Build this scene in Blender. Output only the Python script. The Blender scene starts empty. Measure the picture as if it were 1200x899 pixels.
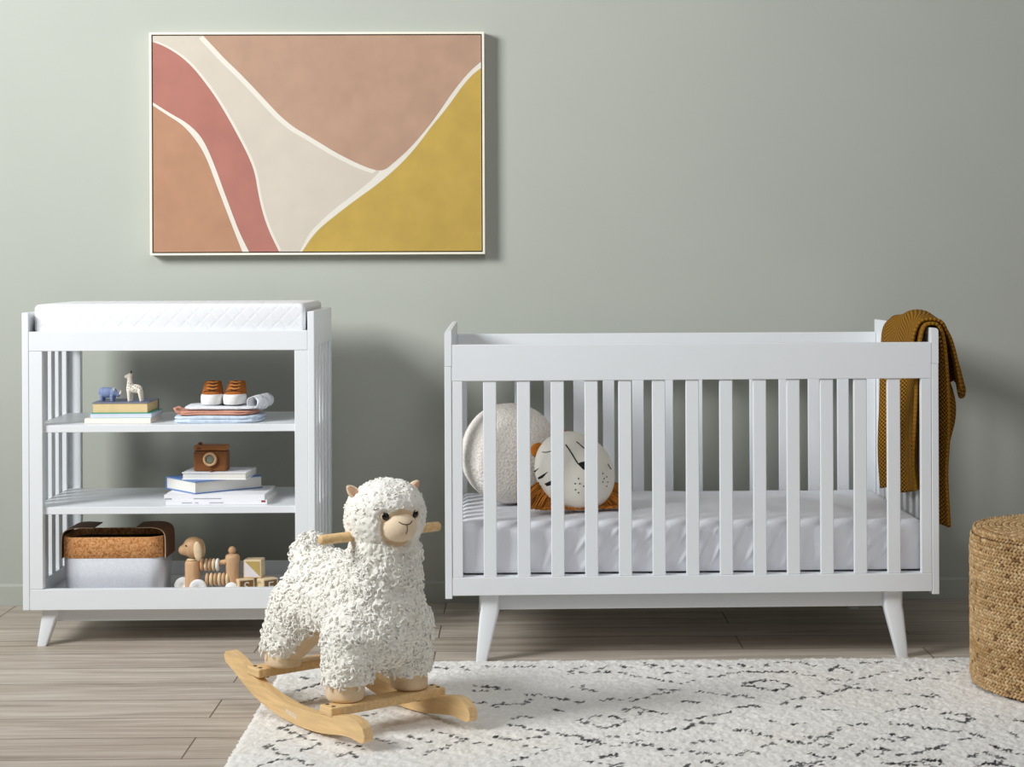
import bpy, bmesh, math, random
from mathutils import Vector, Matrix, noise
from mathutils.geometry import tessellate_polygon
R = math.radians
rng = random.Random(7)
scene = bpy.context.scene
col = scene.collection

# ------------------------------------------------------------------ camera model (1200 x 899)
F, XP, YP, ROLL, YAW, HC = 2104.42, 646.142, 306.249, .00425, .01608, 1.09894
cy_, sy_, cr_, sr_ = math.cos(YAW), math.sin(YAW), math.cos(ROLL), math.sin(ROLL)
def ray(px, py):
    a, b = px - XP, py - YP
    u, v = (a*cr_ - b*sr_)/F, (a*sr_ + b*cr_)/F
    return Vector((u*cy_ + sy_, -u*sy_ + cy_, -v))
CAM = Vector((0, 0, HC))
def on_z(px, py, z): r = ray(px, py); return CAM + r*((z - HC)/r.z)
def on_y(px, py, y): r = ray(px, py); return CAM + r*(y/r.y)

# ------------------------------------------------------------------ materials
def srgb(r, g, b):
    f = lambda c: (c/255/12.92 if c/255 <= .04045 else ((c/255 + .055)/1.055)**2.4)
    return (f(r), f(g), f(b), 1)
class NT:
    def __init__(s, name, rough=.6, spec=.5):
        s.m = bpy.data.materials.new(name); s.m.use_nodes = True
        s.t = s.m.node_tree; s.b = s.t.nodes['Principled BSDF']
        s.b.inputs['Roughness'].default_value = rough
        s.b.inputs['Specular IOR Level'].default_value = spec
    def n(s, typ, **kw):
        n = s.t.nodes.new(typ)
        for k, v in kw.items():
            if k in n.inputs.keys(): n.inputs[k].default_value = v
            else: setattr(n, k, v)
        return n
    def l(s, a, b): s.t.links.new(a, b)
    def coord(s, scale=(1, 1, 1), out='Object'):
        c = s.n('ShaderNodeTexCoord'); mp = s.n('ShaderNodeMapping'); mp.inputs['Scale'].default_value = scale
        s.l(c.outputs[out], mp.inputs['Vector']); return mp.outputs['Vector']
    def ramp(s, fac, stops):
        r = s.n('ShaderNodeValToRGB'); e = r.color_ramp.elements
        while len(e) < len(stops): e.new(.5)
        for i, (p, c) in enumerate(stops): e[i].position = p; e[i].color = c
        s.l(fac, r.inputs['Fac']); return r.outputs['Color']
    def bump(s, h, strength=.3, dist=.002, prev=None):
        b = s.n('ShaderNodeBump'); b.inputs['Strength'].default_value = abs(strength); b.invert = strength < 0; b.inputs['Distance'].default_value = dist
        s.l(h, b.inputs['Height'])
        if prev: s.l(prev, b.inputs['Normal'])
        s.l(b.outputs['Normal'], s.b.inputs['Normal']); return b.outputs['Normal']
def plain(name, c, rough=.6, var=.04, nscale=30, bump=0, bscale=200, spec=.5, sheen=0, stretch=(1, 1, 1)):
    m = NT(name, rough, spec)
    v = m.coord(stretch)
    nz = m.n('ShaderNodeTexNoise', Scale=nscale, Detail=4.0); m.l(v, nz.inputs['Vector'])
    lo = [max(0, x*(1 - var)) for x in c[:3]] + [1]; hi = [min(1, x*(1 + var)) for x in c[:3]] + [1]
    m.l(m.ramp(nz.outputs['Fac'], [(.3, lo), (.7, hi)]), m.b.inputs['Base Color'])
    if bump:
        n2 = m.n('ShaderNodeTexNoise', Scale=bscale, Detail=3.0); m.l(v, n2.inputs['Vector'])
        m.bump(n2.outputs['Fac'], bump, .003)
    if sheen:
        m.b.inputs['Sheen Weight'].default_value = sheen
    return m.m
M = {}
M['white'] = plain('white_lacquer', srgb(234, 237, 240), .38, .01, 8, spec=.4)
M['wall'] = plain('sage_grey_paint', srgb(180, 183, 174), .85, .015, 3, .05, 350, spec=.25)
M['skirt'] = plain('sage_grey_gloss_paint', srgb(180, 183, 174), .6, .01, 5, spec=.3)
M['sheet'] = plain('white_cotton_sheet', srgb(235, 236, 242), .9, .015, 20, .1, 400, spec=.2)
M['beech'] = plain('pale_beech_wood', srgb(228, 192, 138), .5, .12, 9, spec=.4, stretch=(1.2, 12, 12))
M['toywood'] = plain('toy_beech_wood', srgb(205, 165, 125), .5, .12, 18, spec=.4, stretch=(6, 6, 1))
M['toywood_dark'] = plain('toy_walnut_wood', srgb(120, 74, 42), .55, .15, 20, spec=.4)
M['palewood'] = plain('pale_maple_wood', srgb(225, 202, 165), .55, .07, 20, spec=.4, stretch=(1, 1, 5))
M['screw'] = plain('dark_metal_screw', srgb(70, 55, 40), .35, .05)
M['steel'] = plain('grey_metal_bolt', srgb(140, 140, 140), .3, .05); M['steel'].node_tree.nodes['Principled BSDF'].inputs['Metallic'].default_value = .8
M['tan'] = plain('tan_plush_fabric', srgb(230, 205, 170), .95, .05, 40, .25, 500, spec=.1, sheen=.2)
M['muzzle'] = plain('cream_plush_fabric', srgb(236, 214, 184), .95, .04, 40, .25, 600, spec=.1, sheen=.2)
M['wool_base'] = plain('cream_wool_backing', srgb(246, 242, 230), 1, .05, 60, .5, 300, spec=.05)
M['pink_in'] = plain('pink_ear_lining', srgb(214, 170, 140), .9, .03)
M['black'] = plain('black_gloss', srgb(14, 11, 10), .15, .02)
M['ink'] = plain('black_print', srgb(22, 20, 20), .8, .02)
M['brownline'] = plain('brown_thread', srgb(84, 58, 42), .8, .02)
M['rust'] = plain('rust_fringe', srgb(176, 104, 32), .9, .25, 60, .2, 300, spec=.2)
M['face'] = plain('cream_cotton', srgb(243, 238, 227), .9, .02, 20, .15, 700, spec=.15)
M['greybox'] = plain('pale_grey_felt', srgb(212, 214, 220), .95, .05, 160, .3, 500, spec=.1)
M['tag_grey'] = plain('grey_tag', srgb(128, 130, 136), .7, .02)
M['tag_white'] = plain('white_print', srgb(235, 235, 235), .7, .01)
M['leather'] = plain('brown_leather', srgb(112, 70, 40), .55, .1, 40, .1, 300, spec=.4)
M['leather_edge'] = plain('pale_leather_edge', srgb(205, 180, 150), .7, .05)
M['dark_in'] = plain('dark_lining', srgb(74, 66, 56), .9, .05)
M['frame'] = plain('cream_frame_wood', srgb(240, 234, 218), .5, .02, 30, spec=.3)
M['frame_gap'] = plain('dark_frame_gap', srgb(88, 58, 44), .8, .02)
def paint(n, c, var=.06): return plain(n, c, .85, var, 14, .12, 900, spec=.15)
M['p_beige'] = paint('painted_beige', srgb(203, 193, 179), .03)
M['p_white'] = paint('painted_white', srgb(222, 216, 204), .02)
M['p_tan'] = paint('painted_tan_pink', srgb(178, 145, 124))
M['p_must'] = paint('painted_mustard', srgb(188, 158, 82))
M['p_rose'] = paint('painted_rose', srgb(173, 117, 105))
M['p_terra'] = paint('painted_terracotta', srgb(178, 135, 108))
M['suede'] = plain('tan_suede', srgb(168, 98, 44), .9, .1, 60, .2, 400, spec=.15)
M['rubber'] = plain('white_rubber', srgb(238, 238, 236), .55, .01)
M['lace'] = plain('tan_shoelace', srgb(204, 132, 66), .9, .05)
M['tongue'] = plain('dark_tongue', srgb(70, 38, 16), .9, .05)
M['cl_blue'] = plain('pale_blue_cotton', srgb(200, 212, 226), .95, .12, 90, .2, 250, spec=.1)
M['cl_pink'] = plain('dusty_pink_cotton', srgb(206, 152, 132), .95, .08, 60, .2, 250, spec=.1)
M['cl_white'] = plain('white_speckled_cotton', srgb(226, 228, 232), .95, .08, 120, .2, 250, spec=.1)
M['pages'] = plain('book_pages', srgb(226, 224, 216), .9, .05, 40, spec=.1, stretch=(1, 1, 40))
M['b_tan'] = plain('tan_book_paper', srgb(226, 198, 148), .8, .05)
M['b_green'] = plain('green_cover', srgb(70, 150, 100), .5, .03)
M['b_teal'] = plain('teal_cover', srgb(110, 190, 190), .5, .03)
M['b_slate'] = plain('slate_blue_cover', srgb(120, 126, 150), .5, .06)
M['b_cream'] = plain('cream_cover', srgb(244, 234, 220), .5, .02)
M['b_white'] = plain('white_cover', srgb(240, 240, 244), .45, .02)
M['b_blue'] = plain('blue_cover', srgb(96, 132, 190), .5, .06)
M['b_grey'] = plain('pale_lilac_cover', srgb(214, 216, 230), .5, .04)
M['b_red'] = plain('maroon_spine_mark', srgb(150, 50, 60), .6, .02)
M['b_greyink'] = plain('grey_spine_ink', srgb(165, 165, 172), .6, .02)
M['rhino'] = plain('blue_painted_wood', srgb(128, 144, 184), .6, .05)
M['ivory'] = plain('ivory_painted_wood', srgb(236, 228, 214), .6, .03)
M['lens'] = plain('grey_green_lens', srgb(120, 128, 112), .25, .03)
M['camwood'] = plain('walnut_camera_wood', srgb(124, 76, 36), .5, .2, 14, spec=.4, stretch=(2, 2, 30))
M['camtop'] = plain('oak_camera_wood', srgb(168, 110, 62), .5, .12, 14, spec=.4, stretch=(3, 20, 20))
M['block_tan'] = plain('olive_gold_print', srgb(186, 160, 92), .7, .06)
M['block_white'] = plain('lilac_white_print', srgb(226, 220, 224), .7, .02)
M['block_brown'] = plain('brown_print', srgb(136, 100, 56), .7, .12)

def mat_floor():
    m = NT('grey_oak_plank_floor', .45, .35)
    v = m.coord()
    br = m.n('ShaderNodeTexBrick', offset=.37, offset_frequency=2, squash=1.0)
    br.inputs['Scale'].default_value = 1; br.inputs['Brick Width'].default_value = 1.38; br.inputs['Row Height'].default_value = .18
    br.inputs['Mortar Size'].default_value = .0024; br.inputs['Mortar Smooth'].default_value = .3
    br.inputs['Color1'].default_value = (0, 0, 0, 1); br.inputs['Color2'].default_value = (1, 1, 1, 1); br.inputs['Mortar'].default_value = (.5, .5, .5, 1)
    mp = m.n('ShaderNodeMapping'); mp.inputs['Location'].default_value = (.25, -.03, 0)
    m.l(v, mp.inputs['Vector']); m.l(mp.outputs['Vector'], br.inputs['Vector'])
    # per plank offset of the grain
    add = m.n('ShaderNodeVectorMath', operation='MULTIPLY_ADD')
    m.l(br.outputs['Color'], add.inputs[0]); add.inputs[1].default_value = (7, 3, 5); m.l(v, add.inputs[2])
    st = m.n('ShaderNodeMapping'); st.inputs['Scale'].default_value = (1.1, 16, 1); m.l(add.outputs[0], st.inputs['Vector'])
    g = m.n('ShaderNodeTexNoise', Scale=1.6, Detail=8.0, Roughness=.62, Distortion=.6); m.l(st.outputs['Vector'], g.inputs['Vector'])
    c1 = m.ramp(g.outputs['Fac'], [(.27, srgb(152, 138, 124)), (.42, srgb(188, 176, 161)), (.55, srgb(203, 192, 178)), (.75, srgb(226, 217, 205))])
    st2 = m.n('ShaderNodeMapping'); st2.inputs['Scale'].default_value = (3, 90, 1); m.l(add.outputs[0], st2.inputs['Vector'])
    g2 = m.n('ShaderNodeTexNoise', Scale=2.0, Detail=5.0); m.l(st2.outputs['Vector'], g2.inputs['Vector'])
    mx = m.n('ShaderNodeMix', data_type='RGBA', blend_type='OVERLAY'); mx.inputs['Factor'].default_value = .35
    m.l(c1, mx.inputs['A']); m.l(m.ramp(g2.outputs['Fac'], [(.3, (.3, .3, .3, 1)), (.7, (.68, .68, .68, 1))]), mx.inputs['B'])
    tint = m.n('ShaderNodeMix', data_type='RGBA', blend_type='MULTIPLY'); tint.inputs['Factor'].default_value = 1
    m.l(mx.outputs['Result'], tint.inputs['A'])
    m.l(m.ramp(br.outputs['Color'], [(0, (.82, .79, .77, 1)), (1, (1.0, 1.0, 1.0, 1))]), tint.inputs['B'])
    sm = m.n('ShaderNodeMix', data_type='RGBA'); m.l(br.outputs['Fac'], sm.inputs['Factor'])
    m.l(tint.outputs['Result'], sm.inputs['A']); sm.inputs['B'].default_value = srgb(112, 98, 84)
    m.l(sm.outputs['Result'], m.b.inputs['Base Color'])
    m.bump(g2.outputs['Fac'], .08, .001)
    return m.m
M['floor'] = mat_floor()
def mat_attr(name, attr, rough=.95, spec=.1, bump=0, bscale=300):
    m = NT(name, rough, spec)
    a = m.n('ShaderNodeAttribute', attribute_name=attr); m.l(a.outputs['Color'], m.b.inputs['Base Color'])
    if bump:
        n2 = m.n('ShaderNodeTexNoise', Scale=bscale, Detail=3.0); m.l(m.coord(), n2.inputs['Vector']); m.bump(n2.outputs['Fac'], bump, .003)
    return m.m
M['rug'] = mat_attr('woven_wool_pile', 'Col', 1, .05, .5, 160)
M['jute'] = mat_attr('braided_jute', 'Col', .85, .2, .4, 500)
M['fringe'] = mat_attr('rust_fringe_strands', 'Col', .9, .15)
M['wool'] = mat_attr('curly_cream_wool', 'Col', 1, .05)
def mat_knit():
    m = NT('mustard_knit_wool', .95, .1)
    c = m.n('ShaderNodeTexCoord'); sp = m.n('ShaderNodeSeparateXYZ'); m.l(c.outputs['UV'], sp.inputs[0])
    def sn(o, k):
        a = m.n('ShaderNodeMath', operation='MULTIPLY'); m.l(o, a.inputs[0]); a.inputs[1].default_value = 2*math.pi/k
        b = m.n('ShaderNodeMath', operation='SINE'); m.l(a.outputs[0], b.inputs[0]); return b.outputs[0]
    p = m.n('ShaderNodeMath', operation='MULTIPLY'); m.l(sn(sp.outputs['X'], .0148), p.inputs[0]); m.l(sn(sp.outputs['Y'], .0115), p.inputs[1])
    h = m.n('ShaderNodeMath', operation='MULTIPLY_ADD'); m.l(p.outputs[0], h.inputs[0]); h.inputs[1].default_value = .5; h.inputs[2].default_value = .5
    m.l(m.ramp(h.outputs[0], [(.1, srgb(84, 54, 10)), (.5, srgb(146, 102, 32)), (.9, srgb(184, 134, 52))]), m.b.inputs['Base Color'])  # stitch shading put into the colour: dark troughs, lighter crowns
    m.bump(h.outputs[0], 1.0, .006)
    return m.m
M['knit'] = mat_knit()
def mat_boucle():
    m = NT('cream_boucle', 1, .05)
    v = m.coord(); vo = m.n('ShaderNodeTexVoronoi', Scale=150.0); m.l(v, vo.inputs['Vector'])
    m.l(m.ramp(vo.outputs['Distance'], [(0, srgb(248, 243, 236)), (1, srgb(222, 214, 205))]), m.b.inputs['Base Color'])
    m.bump(vo.outputs['Distance'], -.6, .004); return m.m
M['boucle'] = mat_boucle()
def mat_cork():
    m = NT('cork', .85, .2)
    v = m.coord(); vo = m.n('ShaderNodeTexVoronoi', Scale=220.0); m.l(v, vo.inputs['Vector'])
    n = m.n('ShaderNodeTexNoise', Scale=60.0, Detail=4.0); m.l(v, n.inputs['Vector'])
    mx = m.n('ShaderNodeMix', data_type='RGBA'); mx.inputs['Factor'].default_value = .5
    m.l(vo.outputs['Color'], mx.inputs['A']); m.l(n.outputs['Color'], mx.inputs['B'])
    bw = m.n('ShaderNodeRGBToBW'); m.l(mx.outputs['Result'], bw.inputs['Color'])
    m.l(m.ramp(bw.outputs['Val'], [(.3, srgb(170, 110, 62)), (.5, srgb(212, 150, 96)), (.7, srgb(228, 176, 122))]), m.b.inputs['Base Color'])
    m.bump(bw.outputs['Val'], .3, .002); return m.m
M['cork'] = mat_cork()
def mat_quilt():
    m = NT('white_quilted_cotton', .85, .25)
    m.b.inputs['Base Color'].default_value = srgb(234, 235, 238)
    outs = []
    for a in (45, -45):
        c = m.n('ShaderNodeTexCoord'); mp = m.n('ShaderNodeMapping'); mp.inputs['Rotation'].default_value = (0, R(a), 0)
        m.l(c.outputs['Object'], mp.inputs['Vector'])
        w = m.n('ShaderNodeTexWave', bands_direction='X', wave_profile='SIN', Scale=10.0); m.l(mp.outputs['Vector'], w.inputs['Vector'])
        pw = m.n('ShaderNodeMath', operation='POWER'); m.l(w.outputs['Fac'], pw.inputs[0]); pw.inputs[1].default_value = 9
        outs.append(pw.outputs[0])
    mxm = m.n('ShaderNodeMath', operation='MAXIMUM'); m.l(outs[0], mxm.inputs[0]); m.l(outs[1], mxm.inputs[1])
    m.bump(mxm.outputs[0], -.2, .0025); return m.m
M['quilt'] = mat_quilt()

# ------------------------------------------------------------------ mesh helpers
class MB:
    def __init__(s): s.v = []; s.f = []; s.mi = []; s.smooth = []; s.c = None; s.uv = None
    def add(s, vs, fs, mi=0, smooth=True):
        o = len(s.v); s.v += [tuple(p) for p in vs]
        s.f += [tuple(i + o for i in f) for f in fs]; s.mi += [mi]*len(fs); s.smooth += [smooth]*len(fs); return s
    def box(s, a, b, mi=0, m=None):
        (x0, y0, z0), (x1, y1, z1) = a, b
        vs = [Vector(p) for p in ((x0, y0, z0), (x1, y0, z0), (x1, y1, z0), (x0, y1, z0), (x0, y0, z1), (x1, y0, z1), (x1, y1, z1), (x0, y1, z1))]
        if m: vs = [m @ p for p in vs]
        return s.add(vs, [(0, 3, 2, 1), (4, 5, 6, 7), (0, 1, 5, 4), (1, 2, 6, 5), (2, 3, 7, 6), (3, 0, 4, 7)], mi, False)
    def loft(s, rings, mi=0, caps=True, smooth=True, closed=True):
        n = len(rings[0]); vs = [p for r in rings for p in r]; fs = []
        for i in range(len(rings) - 1):
            for j in range(n if closed else n - 1):
                k = (j + 1) % n; fs.append((i*n + j, i*n + k, (i + 1)*n + k, (i + 1)*n + j))
        s.add(vs, fs, mi, smooth)
        if caps and closed:
            s.add(rings[0][::-1], [tuple(range(n))], mi, False); s.add(rings[-1], [tuple(range(n))], mi, False)
        return s
    def tube(s, pts, r, n=8, mi=0, caps=True):
        pts = [Vector(p) for p in pts]; rs = r if isinstance(r, (list, tuple)) else [r]*len(pts)
        rings = []; up = None
        for i, p in enumerate(pts):
            t = (pts[min(i + 1, len(pts) - 1)] - pts[max(i - 1, 0)]).normalized()
            if up is None: up = t.orthogonal().normalized()
            up = (up - t*up.dot(t)).normalized(); w = t.cross(up)
            rings.append([p + (up*math.cos(2*math.pi*k/n) + w*math.sin(2*math.pi*k/n))*rs[i] for k in range(n)])
        return s.loft(rings, mi, caps)
    def lathe(s, prof, n=32, c=(0, 0, 0), mi=0, m=None):
        rings = []
        for r, z in prof:
            ring = [Vector((c[0] + r*math.cos(2*math.pi*k/n), c[1] + r*math.sin(2*math.pi*k/n), c[2] + z)) for k in range(n)]
            rings.append([m @ p for p in ring] if m else ring)
        return s.loft(rings, mi)
    def ell(s, c, r, nu=24, nv=16, m=None, mi=0):
        c = Vector(c); vs = []; fs = []
        for i in range(nv + 1):
            th = math.pi*i/nv
            for j in range(nu):
                ph = 2*math.pi*j/nu; p = Vector((r[0]*math.sin(th)*math.cos(ph), r[1]*math.sin(th)*math.sin(ph), r[2]*math.cos(th)))
                vs.append(c + (m @ p if m else p))
        for i in range(nv):
            for j in range(nu):
                k = (j + 1) % nu; fs.append((i*nu + j, (i + 1)*nu + j, (i + 1)*nu + k, i*nu + k))
        return s.add(vs, fs, mi)
    def grid(s, P, mi=0):
        h, w = len(P), len(P[0]); vs = [p for r in P for p in r]
        return s.add(vs, [(i*w + j, i*w + j + 1, (i + 1)*w + j + 1, (i + 1)*w + j) for i in range(h - 1) for j in range(w - 1)], mi)
    def poly(s, pts, mi=0):
        tris = tessellate_polygon([[Vector(p) for p in pts]]); n = [Vector(p) for p in pts]
        return s.add(n, [tuple(t) for t in tris], mi, False)
    def build(s, name, mats, parent=None, bevel=0, seg=2, merge=False, fixn=False, autosmooth=False):
        me = bpy.data.meshes.new(name); me.from_pydata(s.v, [], s.f)
        for m in (mats if isinstance(mats, (list, tuple)) else [mats]): me.materials.append(m)
        me.polygons.foreach_set('material_index', s.mi); me.polygons.foreach_set('use_smooth', s.smooth)
        if s.c:
            a = me.color_attributes.new('Col', 'FLOAT_COLOR', 'POINT')
            a.data.foreach_set('color', [x for c in s.c for x in c])
        if s.uv:
            u = me.uv_layers.new(name='UVMap'); 
            for lp in me.loops: u.data[lp.index].uv = s.uv[lp.vertex_index]
        if merge or fixn:
            bm = bmesh.new(); bm.from_mesh(me)
            if merge: bmesh.ops.remove_doubles(bm, verts=bm.verts, dist=1e-5)
            bmesh.ops.recalc_face_normals(bm, faces=bm.faces); bm.to_mesh(me); bm.free()
        o = bpy.data.objects.new(name, me); col.objects.link(o)
        if parent: o.parent = parent
        if bevel:
            b = o.modifiers.new('bevel', 'BEVEL'); b.width = bevel; b.segments = seg; b.limit_method = 'ANGLE'; b.angle_limit = R(40)
            if autosmooth:
                for p in me.polygons: p.use_smooth = True
        return o
def boxo(name, a, b, mat, parent=None, bevel=.0015, m=None):
    return MB().box(a, b, 0, m).build(name, mat, parent, bevel)
def tag(o, label, cat, group=None, kind=None):
    o['label'] = label; o['category'] = cat
    if group: o['group'] = group
    if kind: o['kind'] = kind
    return o
def thing(name, label, cat, loc=(0, 0, 0), rz=0, group=None):
    o = bpy.data.objects.new(name, None); col.objects.link(o); o.empty_display_size = .05
    o.location = loc; o.rotation_euler = (0, 0, rz); return tag(o, label, cat, group)
def struct(o): o['kind'] = 'structure'; return o
def apply_mods(o):
    dg = bpy.context.evaluated_depsgraph_get(); dg.update()
    me = bpy.data.meshes.new_from_object(o.evaluated_get(dg)); mats = list(o.data.materials)
    o.modifiers.clear(); old = o.data; o.data = me; bpy.data.meshes.remove(old)
    if not len(me.materials):
        for m in mats: me.materials.append(m)
    return o
def union(mb, name, mats, parent, voxel=.004, smooth=6):
    o = mb.build(name, mats, parent)
    r = o.modifiers.new('r', 'REMESH'); r.mode = 'VOXEL'; r.voxel_size = voxel; r.use_smooth_shade = True
    if smooth: s = o.modifiers.new('s', 'SMOOTH'); s.iterations = smooth; s.factor = .5
    return apply_mods(o)
def cone(mb, a, b, ra, rb, n=16, steps=8):
    a, b = Vector(a), Vector(b)
    for i in range(steps + 1):
        t = i/steps; r = ra + (rb - ra)*t; mb.ell(a.lerp(b, t), (r, r, r), n, 10)
def nz(p, s=1): return noise.noise(Vector(p)*s)
def sup(cx, cy, z, hx, hy, e=.25, n=24):
    out = []
    for k in range(n):
        t = 2*math.pi*k/n; c, s_ = math.cos(t), math.sin(t)
        out.append(Vector((cx + hx*math.copysign(abs(c)**e, c), cy + hy*math.copysign(abs(s_)**e, s_), z)))
    return out
def text_mesh(txt, size, depth, name, mat, parent, m):
    cu = bpy.data.curves.new('t', 'FONT'); cu.body = txt; cu.size = size; cu.extrude = depth; cu.align_x = 'CENTER'; cu.align_y = 'CENTER'
    t = bpy.data.objects.new('t', cu); col.objects.link(t)
    dg = bpy.context.evaluated_depsgraph_get(); dg.update()
    me = bpy.data.meshes.new_from_object(t.evaluated_get(dg)); bpy.data.objects.remove(t)
    me.transform(m); me.materials.clear(); me.materials.append(mat); me.name = name
    o = bpy.data.objects.new(name, me); col.objects.link(o); o.parent = parent; return o

# ------------------------------------------------------------------ the room
WY = 5.8027
struct(boxo('wall_back', (-4.5, WY, 0), (4.5, WY + .1, 3.2), M['wall'], None, 0))
struct(boxo('floor', (-4.5, -1.5, -.05), (4.5, WY, 0), M['floor'], None, 0))
sk = MB()
prof = [(0, 0), (.013, 0), (.013, .062), (.009, .070), (0, .071)]
sk.loft([[Vector((x, WY - d, z)) for d, z in prof] for x in (-4.4, 4.4)], 0, True, False)
struct(sk.build('baseboard_back', M['skirt'], None, fixn=True))

# ------------------------------------------------------------------ framed painting
PX0, PX1, PZ0, PZ1 = -1.190, -.1198, 1.1228, 1.836
FD = .045
t = thing('framed_painting', 'large framed abstract painting in pink, rose, beige and mustard on the wall', 'painting', ((PX0 + PX1)/2, WY, PZ0))
W2, HH = (PX1 - PX0)/2, PZ1 - PZ0
fw = .0072
fr = MB()
def frame_ring(y0, y1, o, i):
    a = [(-W2 + o, o), (W2 - o, o), (W2 - o, HH - o), (-W2 + o, HH - o)]; b = [(-W2 + i, i), (W2 - i, i), (W2 - i, HH - i), (-W2 + i, HH - i)]
    vs = [Vector((x, y, z)) for y in (y0, y1) for x, z in a + b]; fs = []
    for k in range(4):
        j = (k + 1) % 4
        fs += [(k, j, 4 + j, 4 + k), (8 + k, 12 + k, 12 + j, 8 + j), (k, 8 + k, 8 + j, j), (4 + k, 4 + j, 12 + j, 12 + k)]
    fr.add(vs, fs, 0, False)
frame_ring(-FD, 0, 0, fw)
fr.build('frame', M['frame'], t, .0008, fixn=True)
boxo('backing_board', (-W2 + fw, -.012, fw), (W2 - fw, -.001, HH - fw), M['frame_gap'], t, 0)
ins = fw + .0035
CW0, CW1, CZ0, CZ1 = -W2 + ins, W2 - ins, ins, HH - ins
cv = MB().box((CW0, -FD + .004, CZ0), (CW1, -.012, CZ1), 0)
def pv(x, y): # sketch coordinates to canvas
    u = min(1, max(0, (x - 74)/(1104 - 74))); w = min(1, max(0, (y - 54)/(736 - 54)))
    return (CW0 + u*(CW1 - CW0), CZ1 - w*(CZ1 - CZ0))
def smooth_pl(P, it=2):
    for _ in range(it):
        Q = [P[0]]
        for a, b in zip(P, P[1:]):
            Q += [(a[0]*.75 + b[0]*.25, a[1]*.75 + b[1]*.25), (a[0]*.25 + b[0]*.75, a[1]*.25 + b[1]*.75)]
        P = Q + [P[-1]]
    return P
e_tan = smooth_pl([(232, 54), (262, 86), (300, 128), (340, 166), (385, 213), (430, 262), (470, 306), (515, 344), (555, 367), (600, 395), (640, 420), (690, 447), (740, 470), (775, 481)])
e_tan2 = smooth_pl([(775, 481), (800, 480), (830, 455), (870, 420), (905, 382), (940, 340), (975, 292), (1010, 240), (1045, 195), (1075, 162), (1104, 138)])
e_mus = smooth_pl([(1104, 158), (1075, 180), (1045, 215), (1010, 265), (975, 310), (945, 345), (920, 380), (880, 430), (830, 480), (770, 530), (710, 572), (650, 618), (600, 658), (570, 690), (540, 736)])
e_rt = smooth_pl([(74, 73), (110, 86), (160, 117), (200, 154), (240, 205), (275, 255), (310, 315), (345, 380), (375, 440), (393, 490), (402, 550), (415, 610), (435, 670), (467, 736)])
e_rb = smooth_pl([(373, 736), (345, 680), (315, 600), (290, 530), (265, 460), (240, 400), (215, 360), (175, 325), (130, 300), (74, 264)])
e_te = smooth_pl([(74, 274), (120, 305), (160, 330), (190, 360), (220, 400), (245, 450), (270, 520), (300, 600), (330, 680), (352, 736)])
e_ws = smooth_pl([(784, 484), (758, 512), (700, 558), (640, 603), (590, 648), (560, 682), (532, 736)])
shapes = [(1, [(x - 13, y + 9) for x, y in e_tan] + e_tan[::-1]),
          (1, e_tan2 + e_mus + e_ws[::-1] + [(775, 481)]),
          (1, [(x + 8, y - 3) for x, y in e_rt[1:-1]] + e_rt[::-1]),
          (1, e_rb[::-1] + e_te[::-1]),
          (2, e_tan + e_tan2 + [(1104, 54)]), (3, e_mus + [(1104, 736)]), (4, e_rt + e_rb), (5, e_te + [(74, 736)])]
for k, (mi, P) in enumerate(shapes):
    y = -FD + .004 - (.0003 if mi == 1 else .0006)
    cv.poly([(pv(*p)[0], y, pv(*p)[1]) for p in P], mi)
cv.build('canvas', [M['p_beige'], M['p_white'], M['p_tan'], M['p_must'], M['p_rose'], M['p_terra']], t)

# ------------------------------------------------------------------ changing table
TX, TY, TW, TD, TH = -1.43324, 5.16001, .835, .481, .958
tb = thing('changing_table', 'white open-shelved changing table with slatted sides and splayed legs', 'changing table', (TX, TY, 0), .00343)
W = M['white']; sth = .0195
def leg_mesh(secs, n=20, e=.35):
    mb = MB(); mb.loft([sup(x, y, z, hx, hy, e, n) for x, y, z, hx, hy in secs]); return mb
for side in (0, 1):
    X0 = 0 if side == 0 else TW - sth
    sp = MB()
    sp.box((X0, 0, .106), (X0 + sth, .055, TH)); sp.box((X0, TD - .05, .106), (X0 + sth, TD, TH))
    sp.box((X0, .055, .855), (X0 + sth, TD - .05, TH)); sp.box((X0, .055, .106), (X0 + sth, TD - .05, .166))
    pn = sp.build('side_panel', W, tb, .002)
    for k in range(4):
        y = .0966 + k*.0836
        boxo('slat', (X0 + .003, y, .166), (X0 + .0165, y + .042, .855), W, pn, .0015)
    for yb in (0, TD - .03):
        xs = sth if side == 0 else TW - sth - .038
        boxo('stile', (xs, yb + .0015, .166), (xs + .038, yb + .0285, .847), W, tb)
for yb in (0, TD - .022):
    boxo('top_rail', (sth + .0004, yb + .0005, .8475), (TW - sth - .0004, yb + .022, .9035), W, tb)
    boxo('bottom_rail', (sth + .0004, yb + .0005, .106), (TW - sth - .0004, yb + .022, .1655), W, tb)
boxo('tray', (sth, .022, .868), (TW - sth, TD - .022, .884), W, tb)
SZ = [.1255, .399, .634]
boxo('shelf', (sth, .0225, SZ[0] - .018), (TW - sth, TD - .0225, SZ[0]), W, tb)
for z in SZ[1:]:
    boxo('shelf', (sth + .002, .012, z - .0205), (TW - sth - .002, TD - .03, z), W, tb)
boxo('apron', (.075, .045, .066), (TW - .075, .063, .106), W, tb)
boxo('apron', (.075, TD - .063, .066), (TW - .075, TD - .045, .106), W, tb)
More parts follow.
